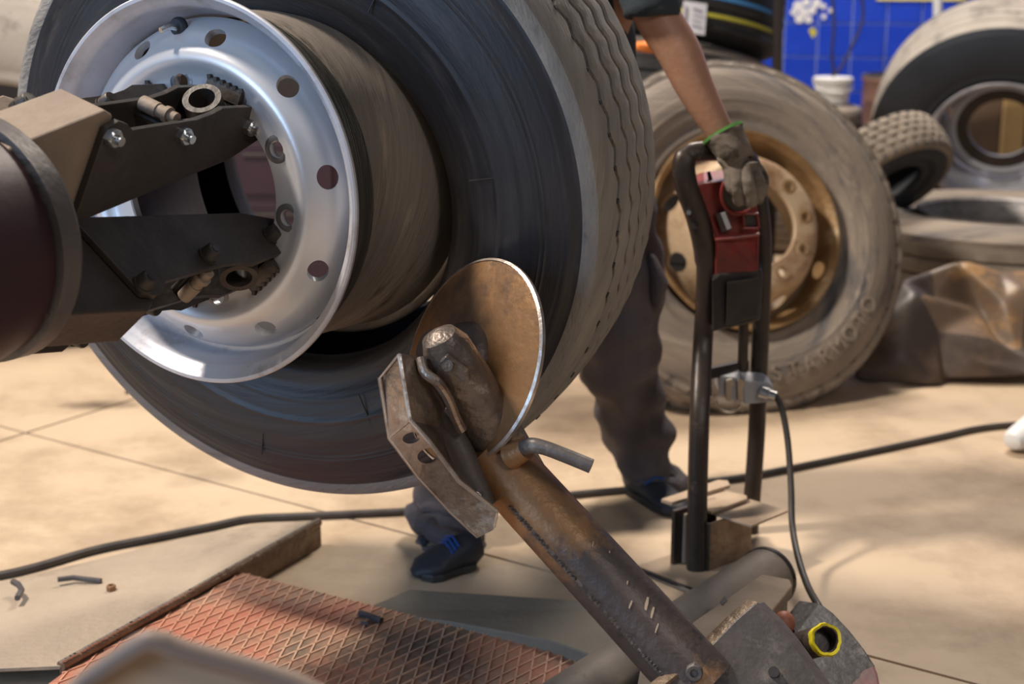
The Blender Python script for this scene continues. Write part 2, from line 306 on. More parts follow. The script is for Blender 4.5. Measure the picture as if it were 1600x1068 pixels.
# yellow painted band and white logo splash, flat on the tiles
b = obj('yellow_band', box((.60, -.004, 1.105), (.42, .006, .06)), 'band', wall, smooth=False)
bm = bmesh.new()
for (x, z, r) in [(-.13, 1.17, .022), (-.09, 1.19, .018), (-.1, 1.14, .02), (-.06, 1.15, .018), (-.12, 1.11, .02), (-.075, 1.105, .016), (-.04, 1.185, .02), (-.15, 1.14, .014), (-.005, 1.17, .012), (.0, 1.12, .011), (.03, 1.15, .01)]:
    cyl((x+.14, -.001, z-.125), (x+.14, -.006, z-.125), r*1.15, 14, bm)
obj('printed_emblem', bm, 'paper', wall, smooth=False)
tag(obj('wall_pole', sweep([P(1466, -60, 6.8), P(1463, 300, 6.8)], .022, 12), 'white'), 'white upright pole against the blue tiles', 'pole')
for k, (pp, lab) in enumerate([([(1345, -20), (1348, 30), (1330, 75), (1312, 108), (1300, 120)], 'thin grey hose curving down over the blue tiles to the white bucket'), ([(1300, -20), (1303, 40), (1300, 80), (1303, 112)], 'thin dark cable hanging straight on the blue tiles')]):
    tag(obj('wall_hose', sweep(smoothpath([P(u, v, 6.75) for u, v in pp]), .007, 8), 'cable'), lab, 'hose')
tag(obj('yellow_tag', prism([P(*q, 6.7) for q in [(1264, 48), (1271, 42), (1276, 51), (1270, 60)]], (0, .01, 0)), 'yellow', smooth=False), 'small yellow tag hanging on the blue tiles', 'tag')

# ------------------------------------------------------------------ tyres
def tyre_parts(root, R=.535, W=.36, rb=.288, side='rubber', trd='tread', grv='groove', ribs=(), wavy=.004, periods=66, lugs=0, seg=None, ridges=True, crown=.010, lugdepth=.010, bulge=.02, stripes=()):
    """local z = outer face; face plane z = 0, body extends to z = -W"""
    seg = seg or 192; h = W/2
    def zc(f): return -h+f*h                      # f in -1..1
    tw = .80                                       # tread half width share
    # side wall half profile from bead to shoulder (front), r and z
    fr = [(rb, -h*.36), (rb-.002, -h*.22), (rb+.004, -h*.10), (rb+.018, -h*.05), (rb+.03, -.012), (rb+.045, -.004)]
    H = R-rb
    NK = 48 if ridges else 15
    for k in range(1, NK):
        q = k/NK; r = rb+.045+(H-.045-.035)*q; z = -.004+bulge*sin(pi*min(1, q*1.05))**.8-.006*q
        if ridges and 29 <= k <= 39: z += .0009*(1 if k % 2 else -1)
        if ridges and k in (13, 14): z += .003
        if ridges and 14 < k < 24: z += .0012
        if ridges and k in (4, 42): z += .0016
        fr.append((r, z))
    fr += [(R-.03, -.012), (R-.018, -.018-h*.03), (R-.012, zc(tw+.06)), (R-.013, zc(tw))]
    back = [(r, -W-z) for r, z in fr][::-1]
    inner = [(rb+.012, -W+h*.36), (rb+.05, -W+.02), (R-.06, -W+.02), (R-.035, -W+.07), (R-.03, -h), (R-.035, -.07), (R-.06, -.02), (rb+.05, -.02), (rb+.012, -h*.36)]
    prof = fr+back+inner
    o = obj('carcass', lathe(prof, seg), side, root, ang=50)
    # tread ribs, each its own part, over the groove floor
    obj('groove_floor', lathe([(R-.0135, zc(tw-.02)), (R-.0125, zc(0)), (R-.0135, zc(-tw+.02)), (R-.024, zc(-tw+.02)), (R-.024, zc(tw-.02))], seg), grv, root)
    sg = periods*8 if wavy else (lugs*4 if lugs else seg)
    for k, (f0, f1) in enumerate(ribs):
        edge0 = f0 <= -.85; edge1 = f1 >= .85
        rt = lambda f: R-crown*f*f
        g = .003
        pr = [(R-.02, f0), (rt(f0)-g, f0), (rt(f0), f0+.025), ((rt(f0)+rt(f1))/2+.0008, (f0+f1)/2), (rt(f1), f1-.025), (rt(f1)-g, f1), (R-.02, f1)]
        if edge1: pr = pr[:4]+[(rt(f1)-.001, f1-.06), (rt(f1)-.005, f1), (R-.024, f1+.038), (R-.038, f1+.044)]
        if edge0: pr = [(R-.038, f0-.044), (R-.024, f0-.038), (rt(f0)-.005, f0), (rt(f0)-.001, f0+.06)]+pr[3:]
        fs = {}
        P2 = [(r, zc(f)) for r, f in pr]; n = len(P2)
        def wv(t, z, r, P2=P2, e0=edge0, e1=edge1):
            if not wavy: return 0
            zz = [p[1] for p in P2]; lo = abs(z-min(zz)) < .4*(max(zz)-min(zz))
            if (lo and e0) or (not lo and e1): return 0
            return wavy*(2/pi)*math.asin(sin(t*periods+.35))*1.3 if not (abs((t*periods/(2*pi)) % 1-.5) < .07 and not lo and False) else 0
        def rm(t, r, z, P2=P2, k=k, e=(edge0 or edge1)):
            if lugs:
                s = (t*lugs/(2*pi)+k*.37+(z/W)*.8) % 1
                if s < .24 and r > R-(.0195 if lugdepth < .015 else .03): return r-lugdepth
            return r
        obj('tread_rib', lathe(P2, sg, True, wv, None, rm if lugs else None), trd, root, ang=32)
    for (f0, f1, m) in stripes:
        obj('painted_stripe', lathe([(R+.0012, zc(f0)), (R+.0012, zc(f1)), (R-.006, zc(f1)), (R-.006, zc(f0))], seg), m, root)
    return o
RIB5 = [(-.86, -.50), (-.46, -.19), (-.15, .15), (.19, .46), (.50, .86)]
nT = azel(.362, .1115); CT = CAM+(Vector((-.3618, 2.2179, .8543))-CAM)*1.045
T = thing('demounted_tyre', 'large black truck tyre with wavy grey tread being pushed off the silver rim', 'tyre', frame(CT, -nT))
tyre_parts(T, .553, .36, .292, 'rubber', 'tread', 'groove', [(-.90, -.49), (-.41, -.18), (-.10, .12), (.20, .44), (.52, .90)], .0058, 66, seg=264, crown=.012)
# moulding marks on the side wall: thin radial lines and bead teeth
bm = bmesh.new()
for t, r0, r1 in [(1.02, .36, .41), (1.75, .33, .47), (.16, .345, .40), (-1.22, .345, .41), (-1.75, .40, .47), (-2.2, .35, .43)]:
    z = .0125; box((0, 0, 0), (r1-r0, .0016, .003), bm, Matrix.Translation(((r0+r1)/2*cos(t), (r0+r1)/2*sin(t), z)) @ Matrix.Rotation(t, 4, 'Z'))
obj('mould_line', bm, 'rubber', T, smooth=False)['kind'] = 'stuff'
bm = bmesh.new()
for k in range(66):
    t = (pi/2-.35+2*pi*k)/66
    box((0, 0, 0), (.012, .0065, .010), bm, Matrix.Translation((.5455*cos(t), .5455*sin(t), -.18+.18*.52+.0058)) @ Matrix.Rotation(t, 4, 'Z'))
obj('tread_notch', bm, 'groove', T, smooth=False)['kind'] = 'stuff'

# ------------------------------------------------------------------ the clamped silver rim
def rim_parts(root, disc_m, barrel_m, lip_m, grime_m=None, convex=False, phase_b=0, phase_v=0, nb=10, nv=10, rv=.2323, vr=.0175, W=.30, seg=160, ring_m='stain', rbolt=.165, rhole=.1405, inner_m=None):
    out = [(.2985, 0), (.2985, -.006), (.293, -.013), (.2845, -.016)]
    if grime_m:
        obj('bead_seat', lathe([(.2850, -.016), (.2835, -.03), (.2825, -.04), (.2803, -.056), (.2722, -.0665), (.2672, -.085), (.2668, -.094), (.263, -.094), (.266, -.078), (.275, -.056), (.2795, -.018)], seg), grime_m, root)
    o1 = [(.2845, -.016), (.279, -.055), (.270, -.066), (.2655, -.085), (.2655, -.19), (.272, -.205), (.279, -W+.055), (.2845, -W+.016), (.293, -W+.013), (.2985, -W+.006), (.2985, -W), (.29, -W), (.277, -W+.02), (.265, -.2), (.2575, -.185), (.2575, -.0935), (.2650, -.0765), (.2735, -.055), (.2785, -.022)]
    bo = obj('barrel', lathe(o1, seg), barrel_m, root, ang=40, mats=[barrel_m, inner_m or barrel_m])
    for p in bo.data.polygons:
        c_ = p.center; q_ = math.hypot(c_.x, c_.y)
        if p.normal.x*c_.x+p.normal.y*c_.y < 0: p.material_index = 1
    obj('flange_lip', lathe([(.2845, -.016), (.293, -.013), (.2985, -.006), (.2985, -.001), (.2965, .001), (.2915, .001), (.287, -.004), (.2825, -.010), (.277, -.014), (.274, -.022), (.270, -.055), (.262, -.075), (.2575, -.09), (.2577, -.091), (.266, -.074), (.2745, -.054), (.277, -.022)], seg), lip_m, root, ang=40)
    if not convex:
        pf = [(.2578, -.072), (.2545, -.062), (.249, -.047), (.241, -.036), (.232, -.0295), (.222, -.022), (.212, -.0125), (.204, -.008), (.196, -.008), (.187, -.0125), (.178, -.018), (.17, -.020), (rhole+.002, -.020), (rhole, -.022)]
    else:
        pf = [(.2578, -.11), (.252, -.10), (.247, -.085), (.236, -.05), (.222, -.005), (.212, .022), (.204, .038), (.196, .050), (.185, .058), (.170, .060), (rhole+.003, .060), (rhole, .057)]
    th = .012; bk = [(r-(.006 if r > .2 else 0), z-th) for r, z in pf][::-1]
    d = obj('wheel_disc', lathe(pf+bk, seg), disc_m, root, ang=30)
    zb = pf[-2][1]; cs = []
    for k in range(nb):
        t = phase_b-k*2*pi/nb; cs.append(cyl((rbolt*cos(t), rbolt*sin(t), zb-.03), (rbolt*cos(t), rbolt*sin(t), zb+.03), .0125, 20))
    bmc = bmesh.new()
    for c in cs:
        me = bpy.data.meshes.new('t'); c.to_mesh(me); c.free(); bmc.from_mesh(me); bpy.data.meshes.remove(me)
    zv = -.03 if not convex else -.03
    for k in range(nv):
        t = phase_v-k*2*pi/nv; rd = Vector((cos(t), sin(t), 0)); c = rd*rv+Vector((0, 0, zv)); nrm = (Vector((0, 0, 1))+rd*(.75 if not convex else 2.0)).normalized()
        m_ = frame(c, nrm, rd.cross(Vector((0, 0, 1)))); r = []
        for zz in (-.035, .035): r.append([bmc.verts.new(m_ @ Vector((vr*1.12*cos(a*pi/14), vr*.98*sin(a*pi/14)*(1 if not convex else 1.5), zz))) for a in range(28)])
        bmc.faces.new(r[0]); bmc.faces.new(r[1])
        for a in range(28): bmc.faces.new((r[0][a], r[0][(a+1) % 28], r[1][(a+1) % 28], r[1][a]))
    bpy.context.view_layer.update(); cut(d, [bmc])
    for k in range(nb):
        t = phase_b-k*2*pi/nb; bm = lathe([(.0125, -.010), (.0128, .0012), (.0175, .0016), (.0215, .0004), (.0215, -.002)], 24, False)
        for v in bm.verts: v.co += Vector((rbolt*cos(t), rbolt*sin(t), zb))
        obj('bolt_seat', bm, ring_m, root)
    return d
nR = azel(.47698, .00967); CR = Vector((-.48622, 2.14414, .87910))
Rm = thing('bare_steel_wheel', 'bare silver steel truck rim with ten hand holes held on the clamp jaws', 'wheel rim', frame(CR, -nR))
rim_parts(Rm, 'rim', 'barrel', 'rimlip', 'grime', phase_b=2.3352-0*.6283, phase_v=2.0325, W=.36, vr=.0162, inner_m='inner_shade')
t = 2.0325-.314; bm = sweep(smoothpath([(.243*cos(t), .243*sin(t), -.035), (.247*cos(t), .247*sin(t), -.018), (.243*cos(t+.02), .243*sin(t+.02), -.002)]), .0045, 10)
obj('tyre_valve', bm, 'nut', Rm)
bm = lathe([(.0, .004), (.012, .004), (.015, 0), (.015, -.006), (0, -.006)], 20, False)
for v in bm.verts: v.co += Vector((.246*cos(t), .246*sin(t), -.036))
obj('valve_grommet', bm, 'blackrub', Rm)

# ------------------------------------------------------------------ chuck with four clamp jaws
e1 = Vector((nR.y, -nR.x, 0)).normalized(); e2 = e1.cross(nR)
CH = thing('tyre_changer_chuck', 'dark steel clamping chuck whose jaws grip the silver rim', 'clamp', frame(CR-nR*.45, nR, e1))
Mi = CH.matrix_world.inverted()
def L3(s, rho, tau, th):                 # jaw coordinates to chuck local
    ro = e1*cos(th)+e2*sin(th); ta = nR.cross(ro); return Mi @ (CR+nR*s+ro*rho+ta*tau)
def world_axis_lathe(prof, n, s0=0):
    bm = lathe(prof, n); fm = frame(CR, nR, e1)
    for v in bm.verts: v.co = Mi @ (fm @ v.co)
    return bm
obj('chuck_body', world_axis_lathe([(0.001, -.85), (.150, -.85), (.168, -.82), (.172, -.60), (.162, -.50), (.150, -.434), (.001, -.426)], 72), 'maroon', CH)
obj('face_plate', world_axis_lathe([(.001, -.43), (.148, -.43), (.158, -.428), (.159, -.400), (.154, -.392), (.001, -.392)], 72), 'chuck', CH, ang=25)
def jaw(th, sg, bolts_front):
    a = .050*sg; bq = -.024*sg
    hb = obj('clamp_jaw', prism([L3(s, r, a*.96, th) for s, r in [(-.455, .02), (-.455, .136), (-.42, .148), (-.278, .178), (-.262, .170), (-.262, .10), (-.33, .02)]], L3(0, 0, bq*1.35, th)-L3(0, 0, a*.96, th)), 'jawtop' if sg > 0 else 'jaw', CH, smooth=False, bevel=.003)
    outl = [(-.315, .028), (-.285, .158), (-.262, .166), (-.245, .160), (-.232, .150), (-.101, .151), (-.07, .156), (-.047, .163), (.02, .159), (.037, .154), (.050, .125), (.058, .104), (-.007, .079), (-.155, .055)]
    for side, ta in (('n', a), ('f', bq)):
        t2 = ta+.010*sg if side == 'n' else ta-.010*sg
        obj('side_plate', prism([L3(s, r, ta, th) for s, r in outl], L3(0, 0, t2, th)-L3(0, 0, ta, th)), 'jaw', hb, smooth=False, bevel=.0012)
    o1 = a+.010*sg; o2 = bq-.010*sg
    for s, r in [(-.274, .146), (-.129, .132), (.022, .128)]:
        obj('bolt', cyl(L3(s, r, o1+.002*sg, th), L3(s, r, o2-.012*sg, th), .0055, 14), 'jaw', hb)
        d = L3(0, 0, 1*sg, th)-L3(0, 0, 0, th)
        if bolts_front:
            obj('nut', hexnut(L3(s, r, o1, th), d, .0125, .012), 'nut', hb, smooth=False)
            bm = cyl(L3(s, r, o1+.010*sg, th), L3(s, r, o1+.020*sg, th), .0065, 14); obj('bolt_end', bm, 'nut', hb)
        else:
            obj('bolt_head', sweep([L3(s, r, o1+q*sg, th) for q in (0, .004, .004, .018, .020)], [.0155, .0155, .0135, .0115, .0100], 20), 'jaw', hb)
            obj('socket', cyl(L3(s, r, o1+.0195*sg, th), L3(s, r, o1+.0208*sg, th), .006, 6), 'blackplastic', hb)
        obj('bolt_tail', cyl(L3(s, r, o2, th), L3(s, r, o2-.014*sg, th), .011, 6), 'jawtop', hb)
    for q0, q1, rr in ((.9, .55, .0085), (.55, .35, .012), (.3, .0, .0095), (.0, -.8, .011)):
        m0 = (a+bq)/2; hw = (a-bq)/2
        obj('spacer_tube', cyl(L3(-.129, .150, m0+hw*q0, th), L3(-.129, .150, m0+hw*q1, th), rr, 16), 'jawtop', hb)
    # hollow roller and serrated gripping pad at the tip
    m0 = (a+bq)/2
    bm = lathe([(.0195, 0), (.0235, -.001), (.0275, .003), (.0295, .012), (.0285, .055), (.0195, .055)], 28); fm = frame(L3(-.006, .116, m0, th), L3(-.75, 1, 0, th)-L3(0, 0, 0, th))
    for v in bm.verts: v.co = fm @ v.co
    obj('roller', bm, 'jaw', hb, ang=40)
    obj('web', prism([L3(s, r, a*.9, th) for s, r in [(.0, .10), (.04, .115), (.045, .135), (.0, .135)]], L3(0, 0, bq, th)-L3(0, 0, a*.9, th)), 'jaw', hb, smooth=False)
    bm = prism([L3(s, r, a*.85, th) for s, r in [(.008, .155), (.012, .176), (.026, .180), (.040, .148), (.034, .138)]], L3(0, 0, bq*.9, th)-L3(0, 0, a*.85, th))
    for k in range(6):
        q = a*.8+(bq*.85-a*.8)*k/5
        for s, r in ((.014, .177), (.024, .180), (.033, .163)): box(L3(s, r, q, th), (.006, .006, .006), bm)
    obj('gripping_pad', bm, 'jaw', hb, smooth=False)
    return hb
jaw(radians(71.5), 1, True); jaw(radians(-50), -1, False); jaw(radians(130), 1, False); jaw(radians(251.5), -1, False)

# ------------------------------------------------------------------ tool arm with disc, hook and tube
AR = thing('bead_breaker', 'rusty steel arm carrying a tyre disc and a hook, leaning up from the carriage', 'machine arm', P(1070, 1040, 1.86))
Ai = AR.matrix_world.inverted()
def aobj(name, bm, m, par=None, **k):
    for v in bm.verts: v.co = Ai @ v.co
    return obj(name, bm, m, par or AR, **k)
nD = Vector((.7514, .5499, -.3647)).normalized(); CD = CAM+(Vector((-.0511, 1.6007, .7632))-CAM)*1.285; RD = .1605
fm = frame(CD, -nD)
def dl(prof, n=96):
    bm = lathe(prof, n)
    for v in bm.verts: v.co = fm @ v.co
    return bm
aobj('tyre_disc', dl([(.001, .012), (.06, .010), (.12, .004), (RD-.002, -.004), (RD-.002, -.010), (.12, -.004), (.001, .0)]), 'orangesteel', ang=60)
aobj('disc_edge', dl([(RD-.004, -.002), (RD, -.0045), (RD, -.010), (RD-.004, -.012)]), 'edge')
aobj('disc_hub', dl([(.001, .010), (.058, .010), (.056, .020), (.046, .030), (.034, .036), (.033, .074), (.001, .074)], 48), 'tube')
h0 = P(697, 545, 1.945); h1 = P(790, 705, 2.000)
aobj('tool_head', sweep([h0, h0.lerp(h1, .3), h0.lerp(h1, .65), h1+(h1-h0)*.3], [(.036, .034), (.040, .037), (.040, .038), (.040, .038)], 32, round_end=True, up=(0, -1, 0), exp=2.4), 'castiron')
aobj('weld_bead', sweep(smoothpath([P(*q) for q in [(657, 560, 1.920), (664, 582, 1.907), (684, 598, 1.903), (700, 622, 1.910), (712, 652, 1.920), (722, 672, 1.925)]]), .0075, 10), 'hook')
aobj('cast_pad', prism([P(*q, 1.897) for q in [(686, 566), (697, 556), (731, 581), (734, 596), (722, 596)]], (0.002, .02, 0)), 'castiron', smooth=False, bevel=.002)
aobj('cast_boss', cyl(P(699, 571, 1.891), P(701, 571, 1.905), .008, 16), 'castiron')
# hook: two plates folded over a ridge line
HV = {'a': (624, 553, 1.895), 'b': (594, 590, 1.915), 'c': (609, 683, 1.895), 'd': (654, 745, 1.890), 'e': (705, 800, 1.900), 'f': (745, 837, 1.910), 'g': (772, 823, 1.905), 'h': (777, 799, 1.900), 'i': (717, 751, 1.875), 'j': (672, 691, 1.865), 'k': (641, 656, 1.865),
      'l': (652, 558, 1.935), 'm': (693, 629, 1.955), 'n': (681, 668, 1.935), 'o': (700, 722, 1.925), 'p': (738, 768, 1.922), 'q': (611, 580, 1.907), 'r': (603, 587, 1.917)}
bm = bmesh.new(); V = {k: bm.verts.new(P(*v)) for k, v in HV.items()}
for f in ('aqk', 'qrk', 'rbck', 'kcj', 'cdj', 'dij', 'deghi', 'efg', 'alk', 'lmk', 'mnk', 'knj', 'noj', 'oij', 'opi', 'phi'):
    bm.faces.new([V[c] for c in f])
hk = aobj('bead_hook', bm, 'hook', ang=20)
so = hk.modifiers.new('s', 'SOLIDIFY'); so.thickness = .011; so.offset = 0
cs = []
for (u, v, r, Y) in ((639, 683, .0085, 1.88), (662, 710, .0115, 1.885)):
    c = P(u, v, Y); d = Vector((-.5, 1, -.25)).normalized(); b_ = cyl(Ai @ (c-d*.06), Ai @ (c+d*.06), r, 20); cs.append(b_)
AR_m = AR.matrix_world.copy(); bpy.context.view_layer.update(); cut(hk, cs)
bv = hk.modifiers.new('bevel', 'BEVEL'); bv.width = .002; bv.segments = 2; bv.limit_method = 'ANGLE'; bv.angle_limit = radians(35)
aobj('hook_edge', sweep([P(*HV[k][:2], HV[k][2]-.005) for k in 'akjih'], .0035, 8), 'edge')
for ks in ('abcdef', 'kc', 'gh', 'lmno'):
    aobj('hook_edge', sweep([P(*HV[k][:2], HV[k][2]-.005) for k in ks], .0022, 8), 'edge')
aobj('hook_link', sweep([P(690, 640, 1.970), P(735, 745, 1.950), P(762, 790, 1.940)], [(.018, .03), (.022, .03), (.014, .02)], 16, exp=3), 'tubeold')
aobj('link_bolt', cyl(P(745, 775, 1.905), P(752, 769, 1.935), .007, 12), 'nut')
# main tube (hollow at the top)
t0 = P(764, 707, 1.995); t1 = P(1085, 1058, 1.84); ax = (t1-t0).normalized(); fm2 = frame(t0, ax); Ln = (t1-t0).length
def tl(prof, n=64):
    bm = lathe(prof, n)
    for v in bm.verts: v.co = fm2 @ v.co
    return bm
aobj('arm_tube', tl([(.047, 0), (.048, .004), (.0490, Ln*.4), (.0510, Ln+.02), (.039, Ln+.02), (.0405, .004), (.041, 0)]), 'tube', ang=50)
sd = ax.cross(Vector((0, -1, 0))).normalized(); fr_ = Vector((0, -1, 0))
bm = bmesh.new(); random.seed(3)
for k in range(60):
    q = .16+.80*k/60; p = t0+ax*(Ln*q); off = ax.cross(Vector((0, -1, .0))).normalized()
    dd = (off*.35+Vector((0, -1, 0))*.93).normalized()
    p = p+dd*(.0492+.001*random.random()) ; box(p, (.012, .005, .006), bm, Matrix.Rotation(random.random()*3, 3, Vector((1, .3, .5))))
aobj('weld_seam', bm, 'tubeold')['kind'] = 'stuff'
bm = bmesh.new()
for q, w_, l_ in [((985, 944), .0035, .012), ((1010, 943), .005, .020), ((1019, 957), .004, .017), ((1026, 981), .0025, .014), ((926, 850), .002, .009), ((952, 862), .002, .004), ((980, 910), .002, .006)]:
    p = P(*q, 1.95); r = (p-CAM).normalized()
    # drop the paint on the tube surface
    o_ = CAM-t0; a_ = r-ax*r.dot(ax); b_ = o_-ax*o_.dot(ax); A_, B_, C_ = a_.dot(a_), 2*a_.dot(b_), b_.dot(b_)-.0502**2; D_ = B_*B_-4*A_*C_
    if D_ > 0:
        pt = CAM+r*((-B_-math.sqrt(D_))/(2*A_)); n_ = ((pt-t0)-ax*(pt-t0).dot(ax)).normalized(); dn = (Vector((-.35, 0, -1))-n_*Vector((-.35, 0, -1)).dot(n_)).normalized(); s_ = n_.cross(dn)
        poly = [pt+s_*w_*.45*x+dn*l_*.5*y+n_*.0004 for x, y in ((-.6, -1), (.6, -1), (1, -.2), (.7, 1), (-.5, .9), (-1, .1))]
        prism(poly, n_*.0008, bm)
aobj('paint_drip', bm, 'dustsheet', smooth=False)
aobj('pin_boss', cyl(P(797, 712, 1.945), P(822, 700, 1.930), .020, 20, r2=.016), 'tube')
aobj('pin_handle', sweep(smoothpath([P(808, 706, 1.950), P(828, 696, 1.915), P(850, 699, 1.905), P(885, 712, 1.895), P(924, 728, 1.885)], 5), [.0125, .0115, .0105, .0105, .0105], 16), 'tubeold')
def PL(a, b, c, uv):
    a, b, c = P(*a), P(*b), P(*c); n_ = (b-a).cross(c-a).normalized()
    return [CAM+ray(*q)*((a-CAM).dot(n_)/ray(*q).dot(n_)) for q in uv]
def add_rust(m, pt, rad, col):
    n = m.node_tree.nodes; L = m.node_tree.links; b = n['Principled BSDF']; src = b.inputs['Base Color'].links[0].from_socket
    g = n.new('ShaderNodeTexCoord'); sb = n.new('ShaderNodeVectorMath'); sb.operation = 'DISTANCE'; L.new(g.outputs['Object'], sb.inputs[0]); sb.inputs[1].default_value = pt
    nz = n.new('ShaderNodeTexNoise'); nz.inputs['Scale'].default_value = 16; nz.inputs['Detail'].default_value = 8; nz.inputs['Roughness'].default_value = .7; L.new(g.outputs['Object'], nz.inputs[0])
    ma = n.new('ShaderNodeMath'); ma.operation = 'MULTIPLY_ADD'; L.new(nz.outputs[0], ma.inputs[0]); ma.inputs[1].default_value = rad*2.2; L.new(sb.outputs['Value'], ma.inputs[2])
    mr = n.new('ShaderNodeMapRange'); mr.inputs[1].default_value = rad*2.25; mr.inputs[2].default_value = rad*1.75; L.new(ma.outputs[0], mr.inputs[0])
    mx = n.new('ShaderNodeMix'); mx.data_type = 'RGBA'; L.new(mr.outputs[0], mx.inputs[0]); L.new(src, mx.inputs[6]); mx.inputs[7].default_value = (*col, 1); L.new(mx.outputs[2], b.inputs['Base Color'])
add_rust(M['tube'], Ai @ P(815, 745, 1.95), .13, (.30, .155, .065))
# bracket at the foot of the arm
AR2 = AR
aobj('mount_bracket', prism(PL((1178, 942, 1.93), (1290, 1080, 1.84), (1045, 1066, 1.79), [(1178, 942), (1208, 970), (1236, 1004), (1290, 1080), (1290, 1180), (1030, 1180), (1036, 1070), (1070, 1042), (1105, 1012), (1150, 966)]), (.02, .035, -.012)), 'tubeold', smooth=False, bevel=.003)
aobj('bracket_flange', sweep([P(1176, 941, 1.95), P(1150, 963, 1.93), P(1105, 1008, 1.88), P(1066, 1040, 1.83), P(1030, 1068, 1.79), P(1000, 1110, 1.75)], (.004, .014), 10, up=(0, 1, 0), exp=4), 'plateedge')
aobj('bracket_bolt', hexnut(P(1085, 1048, 1.80), (-.15, -1, .25), .012, .014), 'tubeold', smooth=False)
aobj('bracket_slot', cyl(P(1209, 1049, 1.838), P(1212, 1056, 1.86), .008, 16), 'blackplastic')
aobj('bracket_side', prism([P(*q) for q in [(1150, 966, 1.99), (1103, 1010, 1.95), (1060, 1110, 1.9), (1240, 1110, 1.9), (1200, 1010, 1.97)]], (.03, .12, -.03)), 'tube', smooth=False, bevel=.003)

# ------------------------------------------------------------------ carriage: plate, beam, pipe with yellow tape
CG = thing('machine_carriage', 'steel carriage with dusty beam, round guide tube and dark end plate beside the arm foot', 'machine base', G(1200, 1000))
Ci = CG.matrix_world.inverted()
def cobj(name, bm, m, par=None, **k):
    for v in bm.verts: v.co = Ci @ v.co
    return obj(name, bm, m, par or CG, **k)
g0 = G(1199, 901, .062); g1 = G(955, 1065, .062)
gd = (g1-g0).normalized()
cobj('guide_tube', sweep([g0, g0.lerp(g1, .5), g1+gd*.3], .058, 40), 'guidetube', ang=50)
cobj('guide_tube_end', sweep([g0-gd*.006, g0+gd*.004], .060, 40), 'frame', ang=50)
bt = [(1190, 896), (1234, 904), (1238, 914), (1200, 962), (1103, 1025), (1030, 1090), (985, 1130), (1000, 1045), (1078, 974)]
cobj('dusty_beam', prism([G(u, v, .150) for u, v in bt], (0, 0, -.022)), 'beamtop', smooth=False, bevel=.003)
cobj('beam_web', prism([G(u, v, .125) for u, v in [(1195, 905), (1232, 912), (1200, 957), (1040, 1080), (1000, 1080)]], (0, 0, -.115)), 'frame', smooth=False)
cobj('beam_slot', prism([G(u, v, .1505) for u, v in [(1125, 940), (1132, 932), (1136, 938), (1129, 946)]], (0, 0, .0012)), 'blackplastic', smooth=False)
cobj('end_plate', prism(PL((1281, 941, 2.32), (1376, 1068, 2.09), (1240, 1000, 2.2), [(1281, 941), (1304, 958), (1330, 986), (1352, 1014), (1369, 1040), (1376, 1068), (1380, 1130), (1275, 1130), (1262, 1040), (1236, 1000)]), (-.03, .035, -.01)), 'endplate', smooth=False, bevel=.004)
cobj('plate_top_edge', prism([P(*q) for q in [(1281, 940, 2.33), (1270, 944, 2.36), (1230, 992, 2.26), (1240, 1000, 2.2)]], (0, 0, -.05)), 'greyplastic', smooth=False, bevel=.003)
cobj('red_paint_patch', prism(PL((1281, 941, 2.32), (1376, 1068, 2.09), (1240, 1000, 2.2), [(1366, 1040), (1371, 1052), (1374, 1068), (1374, 1090), (1322, 1090), (1336, 1064), (1345, 1058), (1351, 1046)]), (-.004, -.003, 0)), 'red', smooth=False)
bm = bmesh.new(); p0 = P(1243, 1012, 2.16); p1 = P(1291, 998, 2.05); fp = frame(p0, p1-p0); lp = (p1-p0).length
b2 = lathe([(.024, 0), (.024, lp), (.019, lp), (.019, .01)], 32)
for v in b2.verts: v.co = fp @ v.co
cobj('pipe_stub', b2, 'tube')
b2 = lathe([(.0195, lp-.012), (.0245, lp-.014), (.0262, lp-.004), (.0245, lp+.003), (.0205, lp+.002)], 40, True, None, None, lambda t, r, z: r*(1+.13*noise.noise(Vector((cos(t)*1.7, sin(t)*1.7, 3)))+.05*noise.noise(Vector((cos(t)*5, sin(t)*5, z*40)))) if r > .0196 else r)
for v in b2.verts: v.co = fp @ v.co
cobj('yellow_tape', b2, 'yellow')
b2 = lathe([(.0005, lp-.03), (.0192, lp-.03), (.0192, lp-.034), (.0005, lp-.034)], 24)
for v in b2.verts: v.co = fp @ v.co
cobj('pipe_plug', b2, 'tubeold')
b2 = bmesh.new(); bmesh.ops.create_uvsphere(b2, u_segments=20, v_segments=12, radius=.019)
for v in b2.verts: v.co = Vector((v.co.x, v.co.y, v.co.z*1.15))+P(1225, 973, 2.24)
cobj('orange_knob', b2, mat('dull_orange_knob', (.50, .18, .10), (.4, .14, .08), 9, .5, 0))
cobj('knob_stem', cyl(P(1225, 985, 2.25), P(1225, 1030, 2.25), .008, 12), 'frame')

# ------------------------------------------------------------------ control stand
CS = thing('control_stand', 'dark tube control stand with red and black switch box under the gloved hand', 'control stand', G(1130, 880))
Si = CS.matrix_world.inverted()
def sobj(name, bm, m, par=None, **k):
    for v in bm.verts: v.co = Si @ v.co
    return obj(name, bm, m, par or CS, **k)
yb_ = G(1089, 893).y
lp_ = [(1088, 891, yb_), (1090, 760, yb_+.012), (1093, 650, yb_+.04), (1098, 540, 2.875), (1103, 450, 2.88), (1102, 395, 2.88), (1090, 340, 2.87), (1074, 295, 2.86), (1068, 262, 2.86), (1074, 243, 2.865), (1092, 237, 2.875), (1125, 236, 2.90), (1152, 240, 2.93), (1172, 254, 2.96), (1182, 285, 2.97), (1188, 330, 2.97), (1192, 380, 2.97), (1191, 450, 2.97), (1187, 560, 2.97), (1182, 680, 2.965), (1174, 795, 2.96), (1171, 842, 2.955)]
